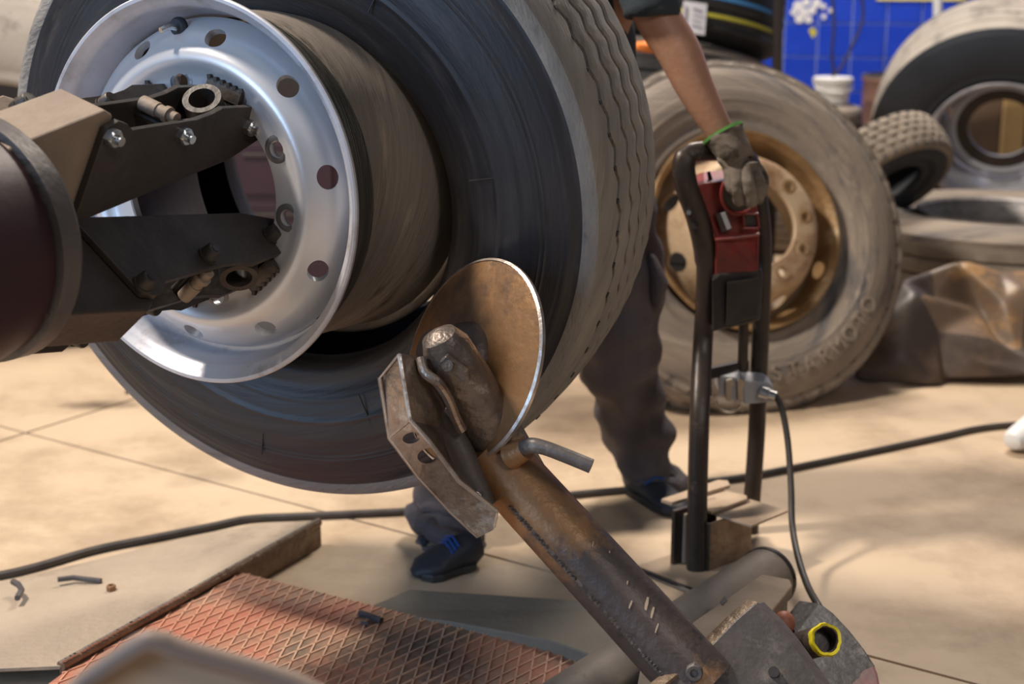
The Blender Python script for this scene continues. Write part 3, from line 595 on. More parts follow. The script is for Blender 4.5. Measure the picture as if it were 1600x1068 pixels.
pp = smoothpath([P(*q) for q in lp_], 5)
rr = []
for i in range(len(pp)):
    f_ = i/(len(pp)-1)
    rr.append((.0205, .0205) if f_ < .22 else ((.021, .0235) if f_ < .42 else ((.017, .020) if f_ < .6 else (.0185, .0185))))
sobj('frame_tube', sweep(pp, rr, 20, up=(1, 0, 0), exp=2.6), 'frame')
sobj('frame_hole', cyl(P(1085, 352, 2.848), P(1086, 352, 2.87), .008, 16), 'blackplastic')
sobj('frame_screw', cyl(P(1076, 332, 2.834), P(1076, 332, 2.86), .005, 12), 'nut')
sobj('cross_bar', prism([P(*q) for q in [(1100, 578, 2.89), (1170, 563, 2.96), (1170, 578, 2.96), (1112, 592, 2.89), (1112, 618, 2.89), (1100, 622, 2.89)]], (0, .02, 0)), 'frame', smooth=False)
sobj('inner_strut', sweep([P(1162, 500, 2.95), P(1160, 590, 2.95)], .011, 10), 'frame')
# red housing
D_ = Vector((.012, .10, .01))
rh = sobj('red_housing', prism([P(*q) for q in [(1085, 291, 2.86), (1100, 286, 2.86), (1136, 283, 2.87), (1160, 290, 2.88), (1183, 320, 2.90), (1186, 360, 2.885), (1185, 424, 2.87), (1117, 432, 2.85), (1117, 373, 2.855), (1108, 337, 2.86)]], D_), 'red', bevel=.004, smooth=False)
sobj('switch_ring', sweep(smoothpath([P(1156+30*cos(a)*.95+3*sin(a), 300-34*sin(a), 2.852+.012*cos(a)) for a in [pi*.75+k*pi/7 for k in range(0, 11)]], 4), .0042, 8), 'red', rh)
sobj('switch_well', prism([P(1156+27*cos(a), 300-31*sin(a), 2.857) for a in [2*pi*k/24 for k in range(24)]], (0, .012, 0)), 'blackplastic', rh, smooth=False)
bm = bmesh.new()
for a_, b_ in (((1161, 334), (1185, 334)), ((1161, 356), (1185, 356)), ((1161, 334), (1163, 356)), ((1183, 334), (1186, 356))):
    sweep([P(*a_, 2.852), P(*b_, 2.852)], .0028, 8, bm)
sobj('socket_frame', bm, 'red', rh)
sobj('socket', prism([P(*q, 2.858) for q in [(1162, 336), (1184, 336), (1185, 355), (1163, 355)]], (0, .01, 0)), 'blackplastic', rh, smooth=False)
sobj('slot_frame', prism([P(*q, 2.848) for q in [(1118, 334), (1136, 330), (1144, 358), (1128, 363)]], (0, .01, 0)), 'blackplastic', rh, smooth=False)
sobj('slot_window', prism([P(*q, 2.845) for q in [(1126, 333), (1133, 331), (1143, 356), (1136, 359)]], (0, .004, 0)), 'greyplastic', rh, smooth=False)
sobj('step_lip', sweep([P(1117, 374, 2.848), P(1150, 371, 2.852), P(1186, 366, 2.86)], .004, 8), 'red', rh)
bb = sobj('black_junction_box', prism([P(*q) for q in [(1113, 436, 2.835), (1122, 428, 2.845), (1190, 421, 2.875), (1192, 430, 2.875), (1188, 500, 2.865), (1162, 508, 2.85), (1113, 519, 2.825)]], (.012, .10, .01)), 'blackplastic', smooth=False, bevel=.004)
sobj('box_lid', prism([P(*q) for q in [(1136, 440, 2.838), (1186, 433, 2.860), (1184, 494, 2.852), (1134, 508, 2.832)]], (0, -.004, 0)), 'blackplastic', bb, smooth=False, bevel=.002)
sobj('toggle_switch', sweep([P(1112, 288, 2.89), P(1110, 280, 2.89), P(1107, 268, 2.89)], [.008, .0045, .0035], 10), 'blackplastic')
# multi-pin connector
cn = sobj('cable_connector', prism([P(*q) for q in [(1160, 595, 2.90), (1200, 597, 2.90), (1209, 603, 2.90), (1206, 628, 2.90), (1163, 632, 2.90)]], (-.006, .045, .010)), 'greyplastic', smooth=False, bevel=.003)
sobj('connector_base', prism([P(*q) for q in [(1124, 587, 2.905), (1162, 592, 2.90), (1162, 630, 2.90), (1124, 617, 2.905)]], (-.004, .05, .012)), 'greyplastic', cn, smooth=False, bevel=.003)
for u in (1140, 1158):
    sobj('clip_lever', prism([P(*q, 2.893) for q in [(u-6, 594), (u+3, 592), (u+8, 600), (u+2, 606), (u+3, 626), (u-5, 626)]], (0, .010, 0)), 'clip', cn, smooth=False, bevel=.001)
bm = cyl(P(1188, 611, 2.892), P(1201, 615, 2.885), .0125, 16); cyl(P(1199, 614, 2.886), P(1213, 618, 2.878), .009, 16, bm)
sobj('cable_gland', bm, 'nut', cn)
sobj('loop_wire', sweep(smoothpath([P(1118, 626, 2.89), P(1128, 640, 2.89), P(1145, 643, 2.89), P(1157, 633, 2.89)]), .0035, 8), 'clip')
# welded base of channels and plates
def gp(lst, z): return [G(u, v, z) for u, v in lst]
sobj('base_plate', prism([G(u, v, .008) for u, v in [(992, 884), (1060, 862), (1190, 868), (1215, 905), (1098, 930)]], (0, 0, -.0078)), 'dustsheet', smooth=False)
sobj('plate_lip', sweep([G(992, 886, .006), G(1100, 929, .006)], .005, 8), 'frame')
ch1 = [(1033, 782), (1047, 787), (1141, 757), (1129, 752)]
hh = .135
def vert_plate(nm, a, b, ztop, th, m): # standing plate between two floor points
    a = G(*a); b = G(*b); d = (b-a).normalized(); n_ = Vector((-d.y, d.x, 0))*th
    bm = prism([a+Vector((0, 0, .008)), b+Vector((0, 0, .008)), b+Vector((0, 0, ztop)), a+Vector((0, 0, ztop))], n_); sobj(nm, bm, m, smooth=False, bevel=.001)
vert_plate('channel_web', (1052, 888), (1118, 866), .128, .010, 'frame')
vert_plate('channel_web', (1068, 886), (1080, 884), .118, .012, 'dustsheet')
vert_plate('box_side', (1108, 897), (1173, 874), .112, .006, 'plateedge')
vert_plate('box_side', (1108, 897), (1076, 882), .112, .006, 'frame')
vert_plate('box_side', (1173, 874), (1150, 850), .112, .006, 'frame')
sobj('channel_top', prism([G(u, v, .137) for u, v in [(1033, 779), (1050, 784), (1141, 757), (1137, 750), (1122, 749)]], (0, 0, -.008)), 'dustsheet', smooth=False, bevel=.001)
sobj('middle_top', prism([G(u, v, .128) for u, v in [(1080, 790), (1112, 799), (1168, 778), (1166, 773), (1120, 763), (1085, 772)]], (0, 0, -.006)), 'dustsheet', smooth=False, bevel=.001)
sobj('box_top', prism([G(u, v, .118) for u, v in [(1111, 800), (1174, 821), (1231, 797), (1172, 779)]], (0, 0, -.005)), 'dustsheet', smooth=False, bevel=.001)

# ------------------------------------------------------------------ cables
tag(obj('control_cable', sweep(smoothpath([P(1211, 617, 2.88), P(1222, 640, 2.86), P(1231, 690, 2.83), P(1236, 760, 2.78), P(1238, 820, 2.72), P(1247, 870, 2.62), P(1262, 915, 2.50), P(1280, 948, 2.36), P(1300, 985, 2.34)]), .0068, 12), 'cable'), 'black control cable hanging from the grey connector down to the carriage', 'cable')
fc = [(-60, 905), (0, 898), (60, 884), (150, 858), (250, 838), (330, 822), (390, 810), (470, 806), (560, 802), (660, 797), (780, 790), (890, 773), (1000, 763), (1100, 753), (1180, 742), (1300, 718), (1400, 697), (1470, 682), (1530, 669), (1600, 662), (1680, 658)]
tag(obj('floor_cable', sweep(smoothpath([G(u, v, .009) for u, v in fc]), .0085, 10), 'cable'), 'long black cable lying across the concrete floor behind the ramp plate', 'cable')

# ------------------------------------------------------------------ plates on the floor
RP = thing('ramp_plate', 'dusty grey steel ramp plate with a turned down worn edge', 'ramp plate', G(250, 950))
Ri = RP.matrix_world.inverted()
def robj(name, bm, m, par=None, **k):
    for v in bm.verts: v.co = Ri @ v.co
    return obj(name, bm, m, par or RP, **k)
rt_ = [G(u, v, .058) for u, v in [(498, 815), (400, 816), (300, 834), (100, 882), (0, 902), (-150, 940)]]
e0 = G(498, 815, .058); e9 = G(95, 1040, .058)
far = [G(500, 813, .058), G(430, 816, .050), G(390, 820, .045), G(300, 838, .030), G(100, 886, .016), G(-150, 945, .010)]
near = [G(-150, 1052, .052), G(0, 1044, .056), e9]
robj('ramp_sheet', prism(far+near, (0, 0, -.006)), 'plate', smooth=False)
dirn = (e0-e9).normalized()
robj('rounded_edge', sweep([e9-dirn*.0, e0], .009, 12), 'plateedge')
a_ = G(505, 852, .0); a_.z = .004
robj('edge_face', prism([e0+Vector((.004, 0, -.002)), Vector((e0.x+.004, e0.y, .002)), Vector((e9.x+.004, e9.y, .002)), e9+Vector((.004, 0, -.002))], (-.006, -.002, 0)), 'plateedge', smooth=False)
bm = bmesh.new(); random.seed(5)
for k in range(70):
    p = e9.lerp(e0, k/70+random.random()*.006); box(p+Vector((.003, 0, .0085)), (.006+.008*random.random(), .006, .004), bm, Matrix.Rotation(.95, 3, 'Z'))
robj('edge_scrape', bm, 'edge')['kind'] = 'stuff'
robj('front_skirt', prism([G(-150, 1052, .052), G(0, 1046, .056), G(60, 1040, .056), G(95, 1041, .056), G(95, 1041, .0)+Vector((0, .03, .002)), G(-150, 1052, .0)+Vector((0, .05, .002))], (0, -.006, 0)), 'tubeold', smooth=False)
# red raised-mesh plate
RD_ = thing('red_mesh_plate', 'worn red steel plate with raised diamond mesh in front of the ramp', 'floor plate', G(450, 1000))
Di = RD_.matrix_world.inverted()
_a, _b, _c = G(375, 893, .047), G(960, 1042, .030), G(95, 1049, .049); _n = (_b-_a).cross(_c-_a).normalized()
def RPn(u, v): d_ = ray(u, v); return CAM+d_*((_a-CAM).dot(_n)/d_.dot(_n))
def rdz(x, y): return _a.z-(_n.x*(x-_a.x)+_n.y*(y-_a.y))/_n.z
q = [RPn(u, v) for u, v in [(378, 894), (948, 1039), (905, 1075), (850, 1150), (20, 1150), (64, 1076), (100, 1050)]]
bm = prism(q, (0, 0, -.020))
for v in bm.verts: v.co = Di @ v.co
obj('plate_sheet', bm, 'redplate', RD_, smooth=False)
bm = bmesh.new(); q2 = [Vector((p.x, p.y)) for p in q]
def clip_line(p, d):
    ts = []; n = len(q2)
    for i in range(n):
        a, b = q2[i], q2[(i+1) % n]; e = b-a; den = d.x*e.y-d.y*e.x
        if abs(den) < 1e-9: continue
        t_ = ((a-p).x*e.y-(a-p).y*e.x)/den; s_ = ((a-p).x*d.y-(a-p).y*d.x)/den
        if 0 <= s_ <= 1: ts.append(t_)
    return (min(ts), max(ts)) if len(ts) >= 2 else None
for d, sp, ph in ((Vector((.021, .218)).normalized(), .0245, .0), (Vector((.125, .138)).normalized(), .0245, .01)):
    nn_ = Vector((-d.y, d.x)); base = Vector((G(450, 1000).x, G(450, 1000).y))
    for k in range(-60, 60):
        p = base+nn_*(k*sp+ph); r = clip_line(p, d)
        if r and r[1]-r[0] > .01:
            a, b = p+d*r[0], p+d*r[1]; s_ = nn_*.0016
            prism([Vector((x_, y_, rdz(x_, y_)-.0005)) for x_, y_ in ((a.x-s_.x, a.y-s_.y), (b.x-s_.x, b.y-s_.y), (b.x+s_.x, b.y+s_.y), (a.x+s_.x, a.y+s_.y))], (0, 0, .0028), bm)
for v in bm.verts: v.co = Di @ v.co
obj('raised_ridge', bm, 'redridge', RD_, smooth=False)['kind'] = 'stuff'
# base beam behind the red plate
bq_ = [G(u, v, .055) for u, v in [(640, 905), (1075, 948), (1150, 985), (985, 1045), (860, 1000), (700, 962), (560, 936)]]
bq_[0].z = .035; bq_[-1].z = .031; bq_[-2].z = .045
bb_ = obj('base_beam', prism(bq_, (0, 0, -.031)), 'beam', smooth=False, bevel=.003)
tag(bb_, 'flat grey steel beam between the red plate and the shoe', 'beam')
# debris
def debris(name, pts, r, m, label, cat, z): tag(obj(name, sweep([G(u, v, z) for u, v in pts], r, 8, exp=3), m), label, cat)
debris('wheel_weight', [(20, 908), (29, 913), (34, 921), (27, 934)], .0055, 'debris', 'bent dark wheel weight at the left edge of the ramp plate', 'scrap', .052)
debris('wheel_weight', [(90, 905), (115, 902), (130, 904), (158, 907)], .0050, 'debris', 'long thin dark wheel weight lying on the ramp plate', 'scrap', .046)
tag(obj('lost_nut', hexnut(G(174, 921, .047), (0, 0, 1), .009, .010), 'bolt', smooth=False), 'small rusty nut lying on the ramp plate', 'nut')
debris('rubber_scrap', [(562, 957), (572, 960), (596, 969)], .0055, 'debris', 'short dark rubber scrap on the red mesh plate', 'scrap', .046)
debris('rubber_crumb', [(564, 972), (577, 974)], .0025, 'debris', 'tiny dark crumb below the scrap on the red plate', 'scrap', .044)
debris('floor_stick', [(198, 612), (215, 604)], .006, 'debris', 'dark stub on the floor behind the tyre at left', 'scrap', .007)

# foreground guard loop
GL = thing('guard_rail', 'out of focus grey guard tube bent over a beige plate at the bottom', 'guard rail', G(250, 1600))
gi = GL.matrix_world.inverted(); Yg = 1.02
gpts = [P(60, 1150, Yg-.05), P(115, 1082, Yg), P(215, 1010, Yg), P(250, 1003, Yg), P(290, 1018, Yg), P(460, 1068, Yg), P(560, 1130, Yg-.02)]
fa = gpts[0].copy(); fa.z = 0; fb = gpts[-1].copy(); fb.z = 0
bm = sweep([fa]+smoothpath(gpts, 4)+[fb], .0095, 12)
for v in bm.verts: v.co = gi @ v.co
obj('bent_tube', bm, 'guard', GL)
bm = prism([gpts[1]+Vector((0, .012, -.0)), gpts[2]+Vector((0, .012, -.01)), gpts[4]+Vector((0, .012, -.01)), gpts[5]+Vector((0, .012, 0)), Vector((gpts[5].x, Yg+.012, .35)), Vector((gpts[1].x, Yg+.012, .35))], (0, .004, 0))
for v in bm.verts: v.co = gi @ v.co
obj('guard_sheet', bm, 'guardplate', GL, smooth=False)

# ------------------------------------------------------------------ worker
WK = thing('person', 'worker in grey trousers and dark shirt with gloved hand on the control stand', 'person', G(860, 850))
def tors(z): pass
hipC = P(900, 215, 3.08); kneeR = P(978, 465, 3.12); ankR = P(1018, 762, 3.22); kneeL = P(770, 540, 2.98); ankL = P(706, 846, 2.93)
hipR = P(945, 240, 3.12); hipL = P(858, 245, 3.04)
chest = P(915, -20, 3.02); neck = P(925, -150, 3.0)
shR = P(992, -115, 2.97); elR = P(1018, 18, 2.90); wrR = P(1128, 212, 2.86)
shL = P(850, -120, 3.05); elL = P(815, 20, 2.98); wrL = P(800, 120, 2.85)
head = P(935, -260, 2.94)
mi = WK.matrix_world.inverted()
def V3(*l): return [mi @ v for v in l]
# body: head, neck, arms (continuous)
fA = elR.lerp(wrR, .3)+Vector((.008, 0, .006))
vb = V3(chest, neck, head, head+Vector((.01, -.02, .09)), shR, elR, fA, wrR, shL, elL, wrL, hipC, elR.lerp(wrR, .62), wrR+(wrR-elR).normalized()*.05, wrL+Vector((-.02, -.06, -.05)), hipR, kneeR, ankR, hipL, kneeL, ankL)
skin('body', vb, [(11, 0), (0, 1), (1, 2), (2, 3), (0, 4), (4, 5), (5, 6), (6, 12), (12, 7), (7, 13), (0, 8), (8, 9), (9, 10), (10, 14), (11, 15), (15, 16), (16, 17), (11, 18), (18, 19), (19, 20)],
     [(.13, .10), .055, (.085, .095), (.07, .08), .055, .048, (.050, .046), (.030, .028), .055, .042, .028, (.13, .11), .040, .028, (.035, .02), .075, .055, .04, .075, .055, .04], 'skin', WK, 2)
# head details (above the frame)
bm = bmesh.new(); bmesh.ops.create_uvsphere(bm, u_segments=24, v_segments=16, radius=.105)
for v in bm.verts: v.co = mi @ (Vector((v.co.x*.85, v.co.y*1.0+.02, max(v.co.z, -.02)*1.05))+head+Vector((0, 0, .06)))
obj('hair', bm, 'hair', WK)
bm = bmesh.new()
for sx in (-1, 1):
    r_ = bmesh.ops.create_icosphere(bm, subdivisions=2, radius=.013)['verts']
    for v in r_: v.co += mi @ (head+Vector((sx*.032, -.085, .02)))
obj('eyes', bm, 'white', WK)
bm = sweep([mi @ (head+Vector((0, -.085, .015))), mi @ (head+Vector((0, -.112, -.02))), mi @ (head+Vector((0, -.09, -.03)))], [.008, .014, .010], 10, round_end=True)
for sx in (-1, 1): sweep([mi @ (head+Vector((sx*.082, .0, .02))), mi @ (head+Vector((sx*.088, .0, -.02)))], [(.006, .018), (.006, .012)], 10, bm, round_end=True)
obj('nose_and_ears', bm, 'skin', WK)
# shirt with short sleeves
vs_ = V3(hipC+Vector((0, 0, .02)), chest, neck+Vector((0, 0, -.04)), shR, shR.lerp(elR, .96), shL, shL.lerp(elL, .8))
skin('shirt', vs_, [(0, 1), (1, 2), (1, 3), (3, 4), (1, 5), (5, 6)], [(.16, .135), (.165, .13), .075, .078, (.056, .056), .075, .06], 'shirt', WK, 2, wrinkle=.010, wscale=9)
sl1 = elR.lerp(wrR, .02)
bm = sweep(V3(shR.lerp(elR, .45), shR.lerp(elR, .8), elR+Vector((.0, 0, .006)), sl1+Vector((-.002, 0, -.004))), [.066, .060, .057, .058], 24, cap=False)
for v in bm.verts: v.co += v.co.normalized()*.004*noise.noise(v.co*25)
o = obj('sleeve', bm, 'shirt', WK); sm = o.modifiers.new('s', 'SOLIDIFY'); sm.thickness = .004
# trousers
vt = V3(hipC, hipR, kneeR, P(980, 600, 3.17), P(1000, 700, 3.20), ankR, hipL, kneeL, P(712, 740, 2.95), P(704, 800, 2.935), P(706, 838, 2.93), hipC+Vector((0, 0, .1)), P(962, 560, 3.15))
skin('trousers', vt, [(11, 0), (0, 1), (1, 2), (2, 12), (12, 3), (3, 4), (4, 5), (0, 6), (6, 7), (7, 8), (8, 9), (9, 10)],
     [(.17, .14), .115, (.105, .10), .093, .075, (.072, .075), .11, .095, .074, (.086, .08), (.074, .068), (.16, .13), (.105, .10)], 'trouser', WK, 3, wrinkle=.026, wscale=7)
# baggy folded hem rolls
def hem(c, rx, ry, amp, seed, zt, rt=.014):
    pts = []
    for k in range(29):
        a = 2*pi*k/28; s_ = noise.noise(Vector((cos(a)*1.3+seed, sin(a)*1.3, seed)))
        pts.append(mi @ Vector((c.x+(rx+amp*s_)*cos(a), c.y+(ry+amp*s_)*sin(a), c.z+zt*cos(a)+amp*.9*noise.noise(Vector((cos(a)*2, sin(a)*2, seed+5))))))
    return sweep(pts, [(rt, rt*1.5)], 10, cap=False) if False else sweep(pts, rt, 10, cap=False)
for hc, a_, b_, c_, sd_, tz, rt_h in ((P(706, 850, 2.90), .058, .056, .016, 1.3, .006, .019), (P(702, 820, 2.91), .066, .060, .022, 4.1, -.018, .022), (P(700, 780, 2.94), .060, .055, .018, 6.2, .014, .016), (P(1022, 770, 3.21), .056, .062, .018, 7.7, .014, .019), (P(1024, 742, 3.215), .056, .062, .016, 9.1, -.016, .019)):
    obj('hem_fold', hem(hc, a_*1.08, b_*1.08, c_*1.3, sd_, tz, rt_h), 'trouser', WK)
bm = sweep(V3(P(1018, 405, 3.05), P(1030, 440, 3.04), P(1026, 470, 3.05)), [(.03, .012), (.042, .02), (.03, .012)], 12, up=(1, 0, 0), round_end=True)
obj('cargo_pocket', bm, 'trouser', WK)
def shoe(heel, toe, sc=1, trim=True, hs=.68):
    d = (toe-heel); L_ = d.length; d.normalize(); n = 14; K = [(0, .030, .035, .062), (.12, .036, .048, .058), (.3, .036, .048, .055), (.5, .040, .036, .046), (.7, .047, .028, .036), (.88, .043, .025, .030), (1, .022, .018, .022)]
    bm = bmesh.new(); K = [(a_, b_, c_, e_*hs) for a_, b_, c_, e_ in K]; pts = [heel+d*(L_*k[0])+Vector((0, 0, k[3]*sc)) for k in K]
    sweep([mi @ p for p in pts], [(k[1]*sc, max(k[3]*sc-.004, .012)) for k in K], 20, bm, round_end=True, exp=2.3)
    for v in bm.verts:
        if v.co.z+WK.location.z < .006: v.co.z = .006-WK.location.z
    s = obj('shoe', bm, 'shoe', WK)
    bs = bmesh.new(); sd_ = Vector((-d.y, d.x, 0)); ring = []
    for k in K: ring.append(heel+d*(L_*k[0])+sd_*k[1]*1.04*sc)
    for k in K[::-1]: ring.append(heel+d*(L_*k[0])-sd_*k[1]*1.04*sc)
    prism([mi @ (p+Vector((0, 0, .002))) for p in ring], (0, 0, .016), bs); obj('sole', bs, 'newrub', s, smooth=False, bevel=.003)
    if trim:
        bt_ = bmesh.new()
        for q_ in (.34, .40, .46): sweep([mi @ (heel+d*(L_*q_)+sd_*x*.035+Vector((0, 0, .076-.05*(q_-.34)*2.0-abs(x)*.014))) for x in (-.9, -.5, 0, .5, .9)], .0028, 6, bt_)
        obj('lace', bt_, 'shoeblue', s)
hl = G(742, 893); te = G(636, 906); shoe(hl+Vector((-.01, .03, 0)), te+Vector((.02, .01, 0)), .98)
te = G(1066, 806); shoe(te+Vector((-.10, .16, 0)), te, .9)
# shaft of the boot joining shoe and trousers
bm = sweep(V3(P(720, 835, 2.93), P(722, 865, 2.92)), [.05, .046], 16)
sweep(V3(P(1016, 770, 3.22), P(1004, 795, 3.25)), [.05, .046], 16, bm); obj('sock', bm, 'shoe', WK)
# gloved right hand
pal0 = wrR+(wrR-elR).normalized()*.01
def hv(*l): return [mi @ P(*q) for q in l]
gv = hv((1131, 216, 2.86), (1144, 238, 2.845), (1163, 264, 2.835),              # 0 wrist 1 palm 2 knuckles centre
        (1151, 268, 2.815), (1150, 294, 2.808), (1159, 322, 2.822),              # index
        (1164, 265, 2.82), (1170, 294, 2.80), (1173, 323, 2.815),                # middle
        (1177, 263, 2.84), (1187, 291, 2.825), (1183, 320, 2.835),              # ring
        (1184, 260, 2.86), (1194, 285, 2.852), (1190, 309, 2.862),              # little
        (1140, 262, 2.83), (1141, 285, 2.815), (1148, 305, 2.81))               # thumb
ge = [(0, 1), (1, 2), (1, 3), (3, 4), (4, 5), (2, 6), (6, 7), (7, 8), (2, 9), (9, 10), (10, 11), (2, 12), (12, 13), (13, 14), (1, 15), (15, 16), (16, 17)]
gr = [(.036, .032), (.040, .032), (.036, .026), .0165, .0155, .0135, .017, .016, .0135, .0165, .0155, .013, .015, .014, .0115, .017, .0155, .0135]
gl = skin('glove', gv, ge, gr, 'glove', WK, 2, wrinkle=.0035, wscale=26)
c0 = P(1133, 214, 2.86); c1 = P(1155, 255, 2.842)
bm = sweep([mi @ (c0+(c0-c1)*.15), mi @ c0, mi @ c0.lerp(c1, .5), mi @ c1], [(.043, .040), (.041, .038), (.043, .035), (.040, .031)], 24, cap=False)
for v in bm.verts: v.co += Vector((noise.noise(v.co*30), noise.noise(v.co*30+Vector((5, 0, 0))), 0))*.006
o = obj('glove_cuff', bm, 'glove', WK); sm = o.modifiers.new('s', 'SOLIDIFY'); sm.thickness = .004
ct = c0+(c0-c1)*.15; fmh = frame(ct, c1-c0)
bm = lathe([(.040, -.003), (.044, -.003), (.0445, .003), (.040, .003)], 24)
for v in bm.verts: v.co = mi @ (fmh @ v.co)
obj('green_hem', bm, 'green', WK)

# ------------------------------------------------------------------ leaning wheel with rusty rim
nW = azel(-.314, -.428); CW = Vector((.671, 4.017, .496))
LW = thing('dusty_truck_wheel', 'dusty truck wheel with rusty cream rim leaning behind the control stand', 'wheel', frame(CW, -nW))
tyre_parts(LW, .535, .30, .296, 'dusty', 'dusty_tread', 'groove', [(-.90, -.42), (-.38, .0), (.04, .42), (.46, .90)], 0, lugs=46, seg=160, crown=.02, lugdepth=.018, bulge=.028)
# move the tyre body back slightly so the flange stays proud
for ch in list(LW.children): ch.location = (0, 0, -.012)
rim_parts(LW, 'rust_rim', 'rust_rim', 'rust_gold', None, convex=True, phase_b=.6909, phase_v=.35, nb=10, nv=8, rv=.236, vr=.026, W=.28, seg=120, ring_m='rust_gold', rbolt=.158, rhole=.122)
# raised letters of the side wall, worn
cu = bpy.data.curves.new('t', 'FONT'); 
for k, chx in enumerate('STARMOTO'):
    cu = bpy.data.curves.new('letter', 'FONT'); cu.body = chx; cu.size = .062; cu.extrude = .003; cu.align_x = 'CENTER'; cu.align_y = 'CENTER'
    to = bpy.data.objects.new('raised_letter', cu); C.objects.link(to); bpy.context.view_layer.update()
    me = bpy.data.meshes.new_from_object(to.evaluated_get(bpy.context.evaluated_depsgraph_get())); bpy.data.objects.remove(to)
    a = radians(-88+k*7.4); lo = bpy.data.objects.new('raised_letter', me); C.objects.link(lo); me.materials.clear(); me.materials.append(M['dusty']); lo.parent = LW
    lo.matrix_local = Matrix.Translation((.425*cos(a), .425*sin(a), .012)) @ Matrix.Rotation(a+pi/2, 4, 'Z')

# ------------------------------------------------------------------ stacked new tyres
def new_tyre(c, label, stripes, W=.30, R=.50, side='newrub', trd='newrub', grp=None):
    ax_ = Vector((.10, .20, 1)).normalized()
    t = thing('stacked_tyre', label, 'tyre', frame(c, ax_, (1, 0, 0)), grp)
    tyre_parts(t, R, W, .29, side, trd, 'groove', RIB5, 0, seg=120, crown=.02, ridges=False, stripes=stripes); return t
ax_ = Vector((.10, .20, 1)).normalized(); s0 = P(1000, 76, 5.15)
base_c = Vector((.47, 5.35, .0))
topc = Vector((.475, 5.30, .912))
TA = new_tyre(topc+ax_*.335, 'new black tyre with blue and yellow tread stripes and a white label', [(-.27, -.18, 'stripeblue'), (-.66, -.58, 'stripeyellow')], .31)
TB = new_tyre(topc-ax_*.01, 'dusty dark tyre directly under the striped new tyre', [], .27, .50, 'dusty', 'newrub')
TC = new_tyre(topc-ax_*.325, 'black tyre low in the stack behind the leaning wheel', [], .27, .50)
TD = new_tyre(topc-ax_*.64, 'bottommost tyre of the stack behind the leaning wheel', [], .27, .50)
# paper label wrapped on the tread
mlab = TA.matrix_world.inverted(); lbl = [P(1066, 0, 4.79), P(1104, 4, 4.79), P(1101, 56, 4.76), P(1062, 50, 4.76)]
def on_tread(u, v, ex=.004):
    d_ = ray(u, v); o2 = mlab @ CAM; dd = mlab.to_3x3() @ d_; A_ = dd.x**2+dd.y**2; B_ = 2*(o2.x*dd.x+o2.y*dd.y); C_ = o2.x**2+o2.y**2-(.50+ex)**2; D = B_*B_-4*A_*C_
    return o2+dd*((-B_-math.sqrt(max(D, 0)))/(2*A_))
def tread_patch(u0, v0, u1, v1, shear, ex, nx=6, ny=4):
    bm = bmesh.new(); g = [[bm.verts.new(on_tread(u0+(u1-u0)*i/nx-shear*j/ny, v0+(v1-v0)*j/ny+(i/nx)*5, ex)) for i in range(nx+1)] for j in range(ny+1)]
    for j in range(ny):
        for i in range(nx): bm.faces.new((g[j][i], g[j][i+1], g[j+1][i+1], g[j+1][i]))
    return bm
lb = obj('paper_label', tread_patch(1068, 1, 1105, 50, 4, .004), 'paper', TA)
bm = tread_patch(1071, 8, 1076, 46, 3, .0055); me = bpy.data.meshes.new('x')
for (a, b, c, d) in ((1084, 12, 1098, 16), (1084, 22, 1100, 24), (1083, 30, 1096, 32), (1082, 38, 1098, 41)):
    q_ = tread_patch(a, b, c, d, 1, .0055, 3, 1); q_.to_mesh(me); q_.free(); bm.from_mesh(me)
obj('label_print', bm, 'ink', lb)
tag(obj('rack_post', sweep([P(1216, -80, 5.0), P(1214, 140, 5.0), Vector((P(1214, 140, 5.0).x, 5.0, 0))], .018, 8, exp=4), 'frame'), 'dark upright rack post right of the striped tyre', 'post')
bm = bmesh.new(); bmesh.ops.create_icosphere(bm, subdivisions=3, radius=1)
oc = P(1035, 72, 4.66)
for v in bm.verts: k = 1+.25*noise.noise(v.co*2); v.co = Vector((v.co.x*.10*k, v.co.y*.05*k, v.co.z*.022*k))+oc
tag(obj('orange_cloth', bm, 'orange'), 'bright orange cloth on the stack behind the bare forearm', 'cloth')

# ------------------------------------------------------------------ right-hand tyres
# big standing wheel
fn = Vector((-.33, -.86, -.40)).normalized(); CB = P(1560, 240, 5.85)+Vector((0, 0, .02))
RW = thing('pale_tread_truck_wheel', 'truck wheel with pale worn tread and grey steel rim standing at right', 'wheel', frame(CB, fn))
tyre_parts(RW, .535, .36, .296, 'blackrub', 'greyrub', 'groove', RIB5, 0, seg=140, crown=.015, ridges=False, bulge=.015)
rim_parts(RW, 'greyplastic', 'rimlip', 'rimlip', None, phase_b=.3, phase_v=.5, nb=10, nv=8, rv=.225, vr=.024, W=.28, seg=100, ring_m='rust_rim', rbolt=.163, rhole=.135)
bm = lathe([(.136, -.018), (.186, -.014), (.186, -.034), (.136, -.034)], 64); obj('dark_hub_ring', bm, 'frame', RW)
for ch in RW.children:
    if ch.name.startswith('wheel_disc') or ch.name.startswith('bolt_seat') or ch.name.startswith('dark_hub'): ch.location = (0, 0, -.15)
tag(obj('brown_crate', box((2.33, 6.70, .42), (.62, .2, .84)), mat('brown_board', (.20, .13, .085), (.14, .09, .06), 4, .8, 0), smooth=False, bevel=.006), 'brown crate seen through the hub hole of the pale tread wheel', 'crate')
tag(obj('tan_board', box((2.30, 6.57, .40), (.10, .025, .80)), mat('tan_board', (.62, .42, .18), (.5, .33, .14), 4, .7, 0), smooth=False, bevel=.003), 'upright tan board seen through the hub hole of the pale tread wheel', 'board')
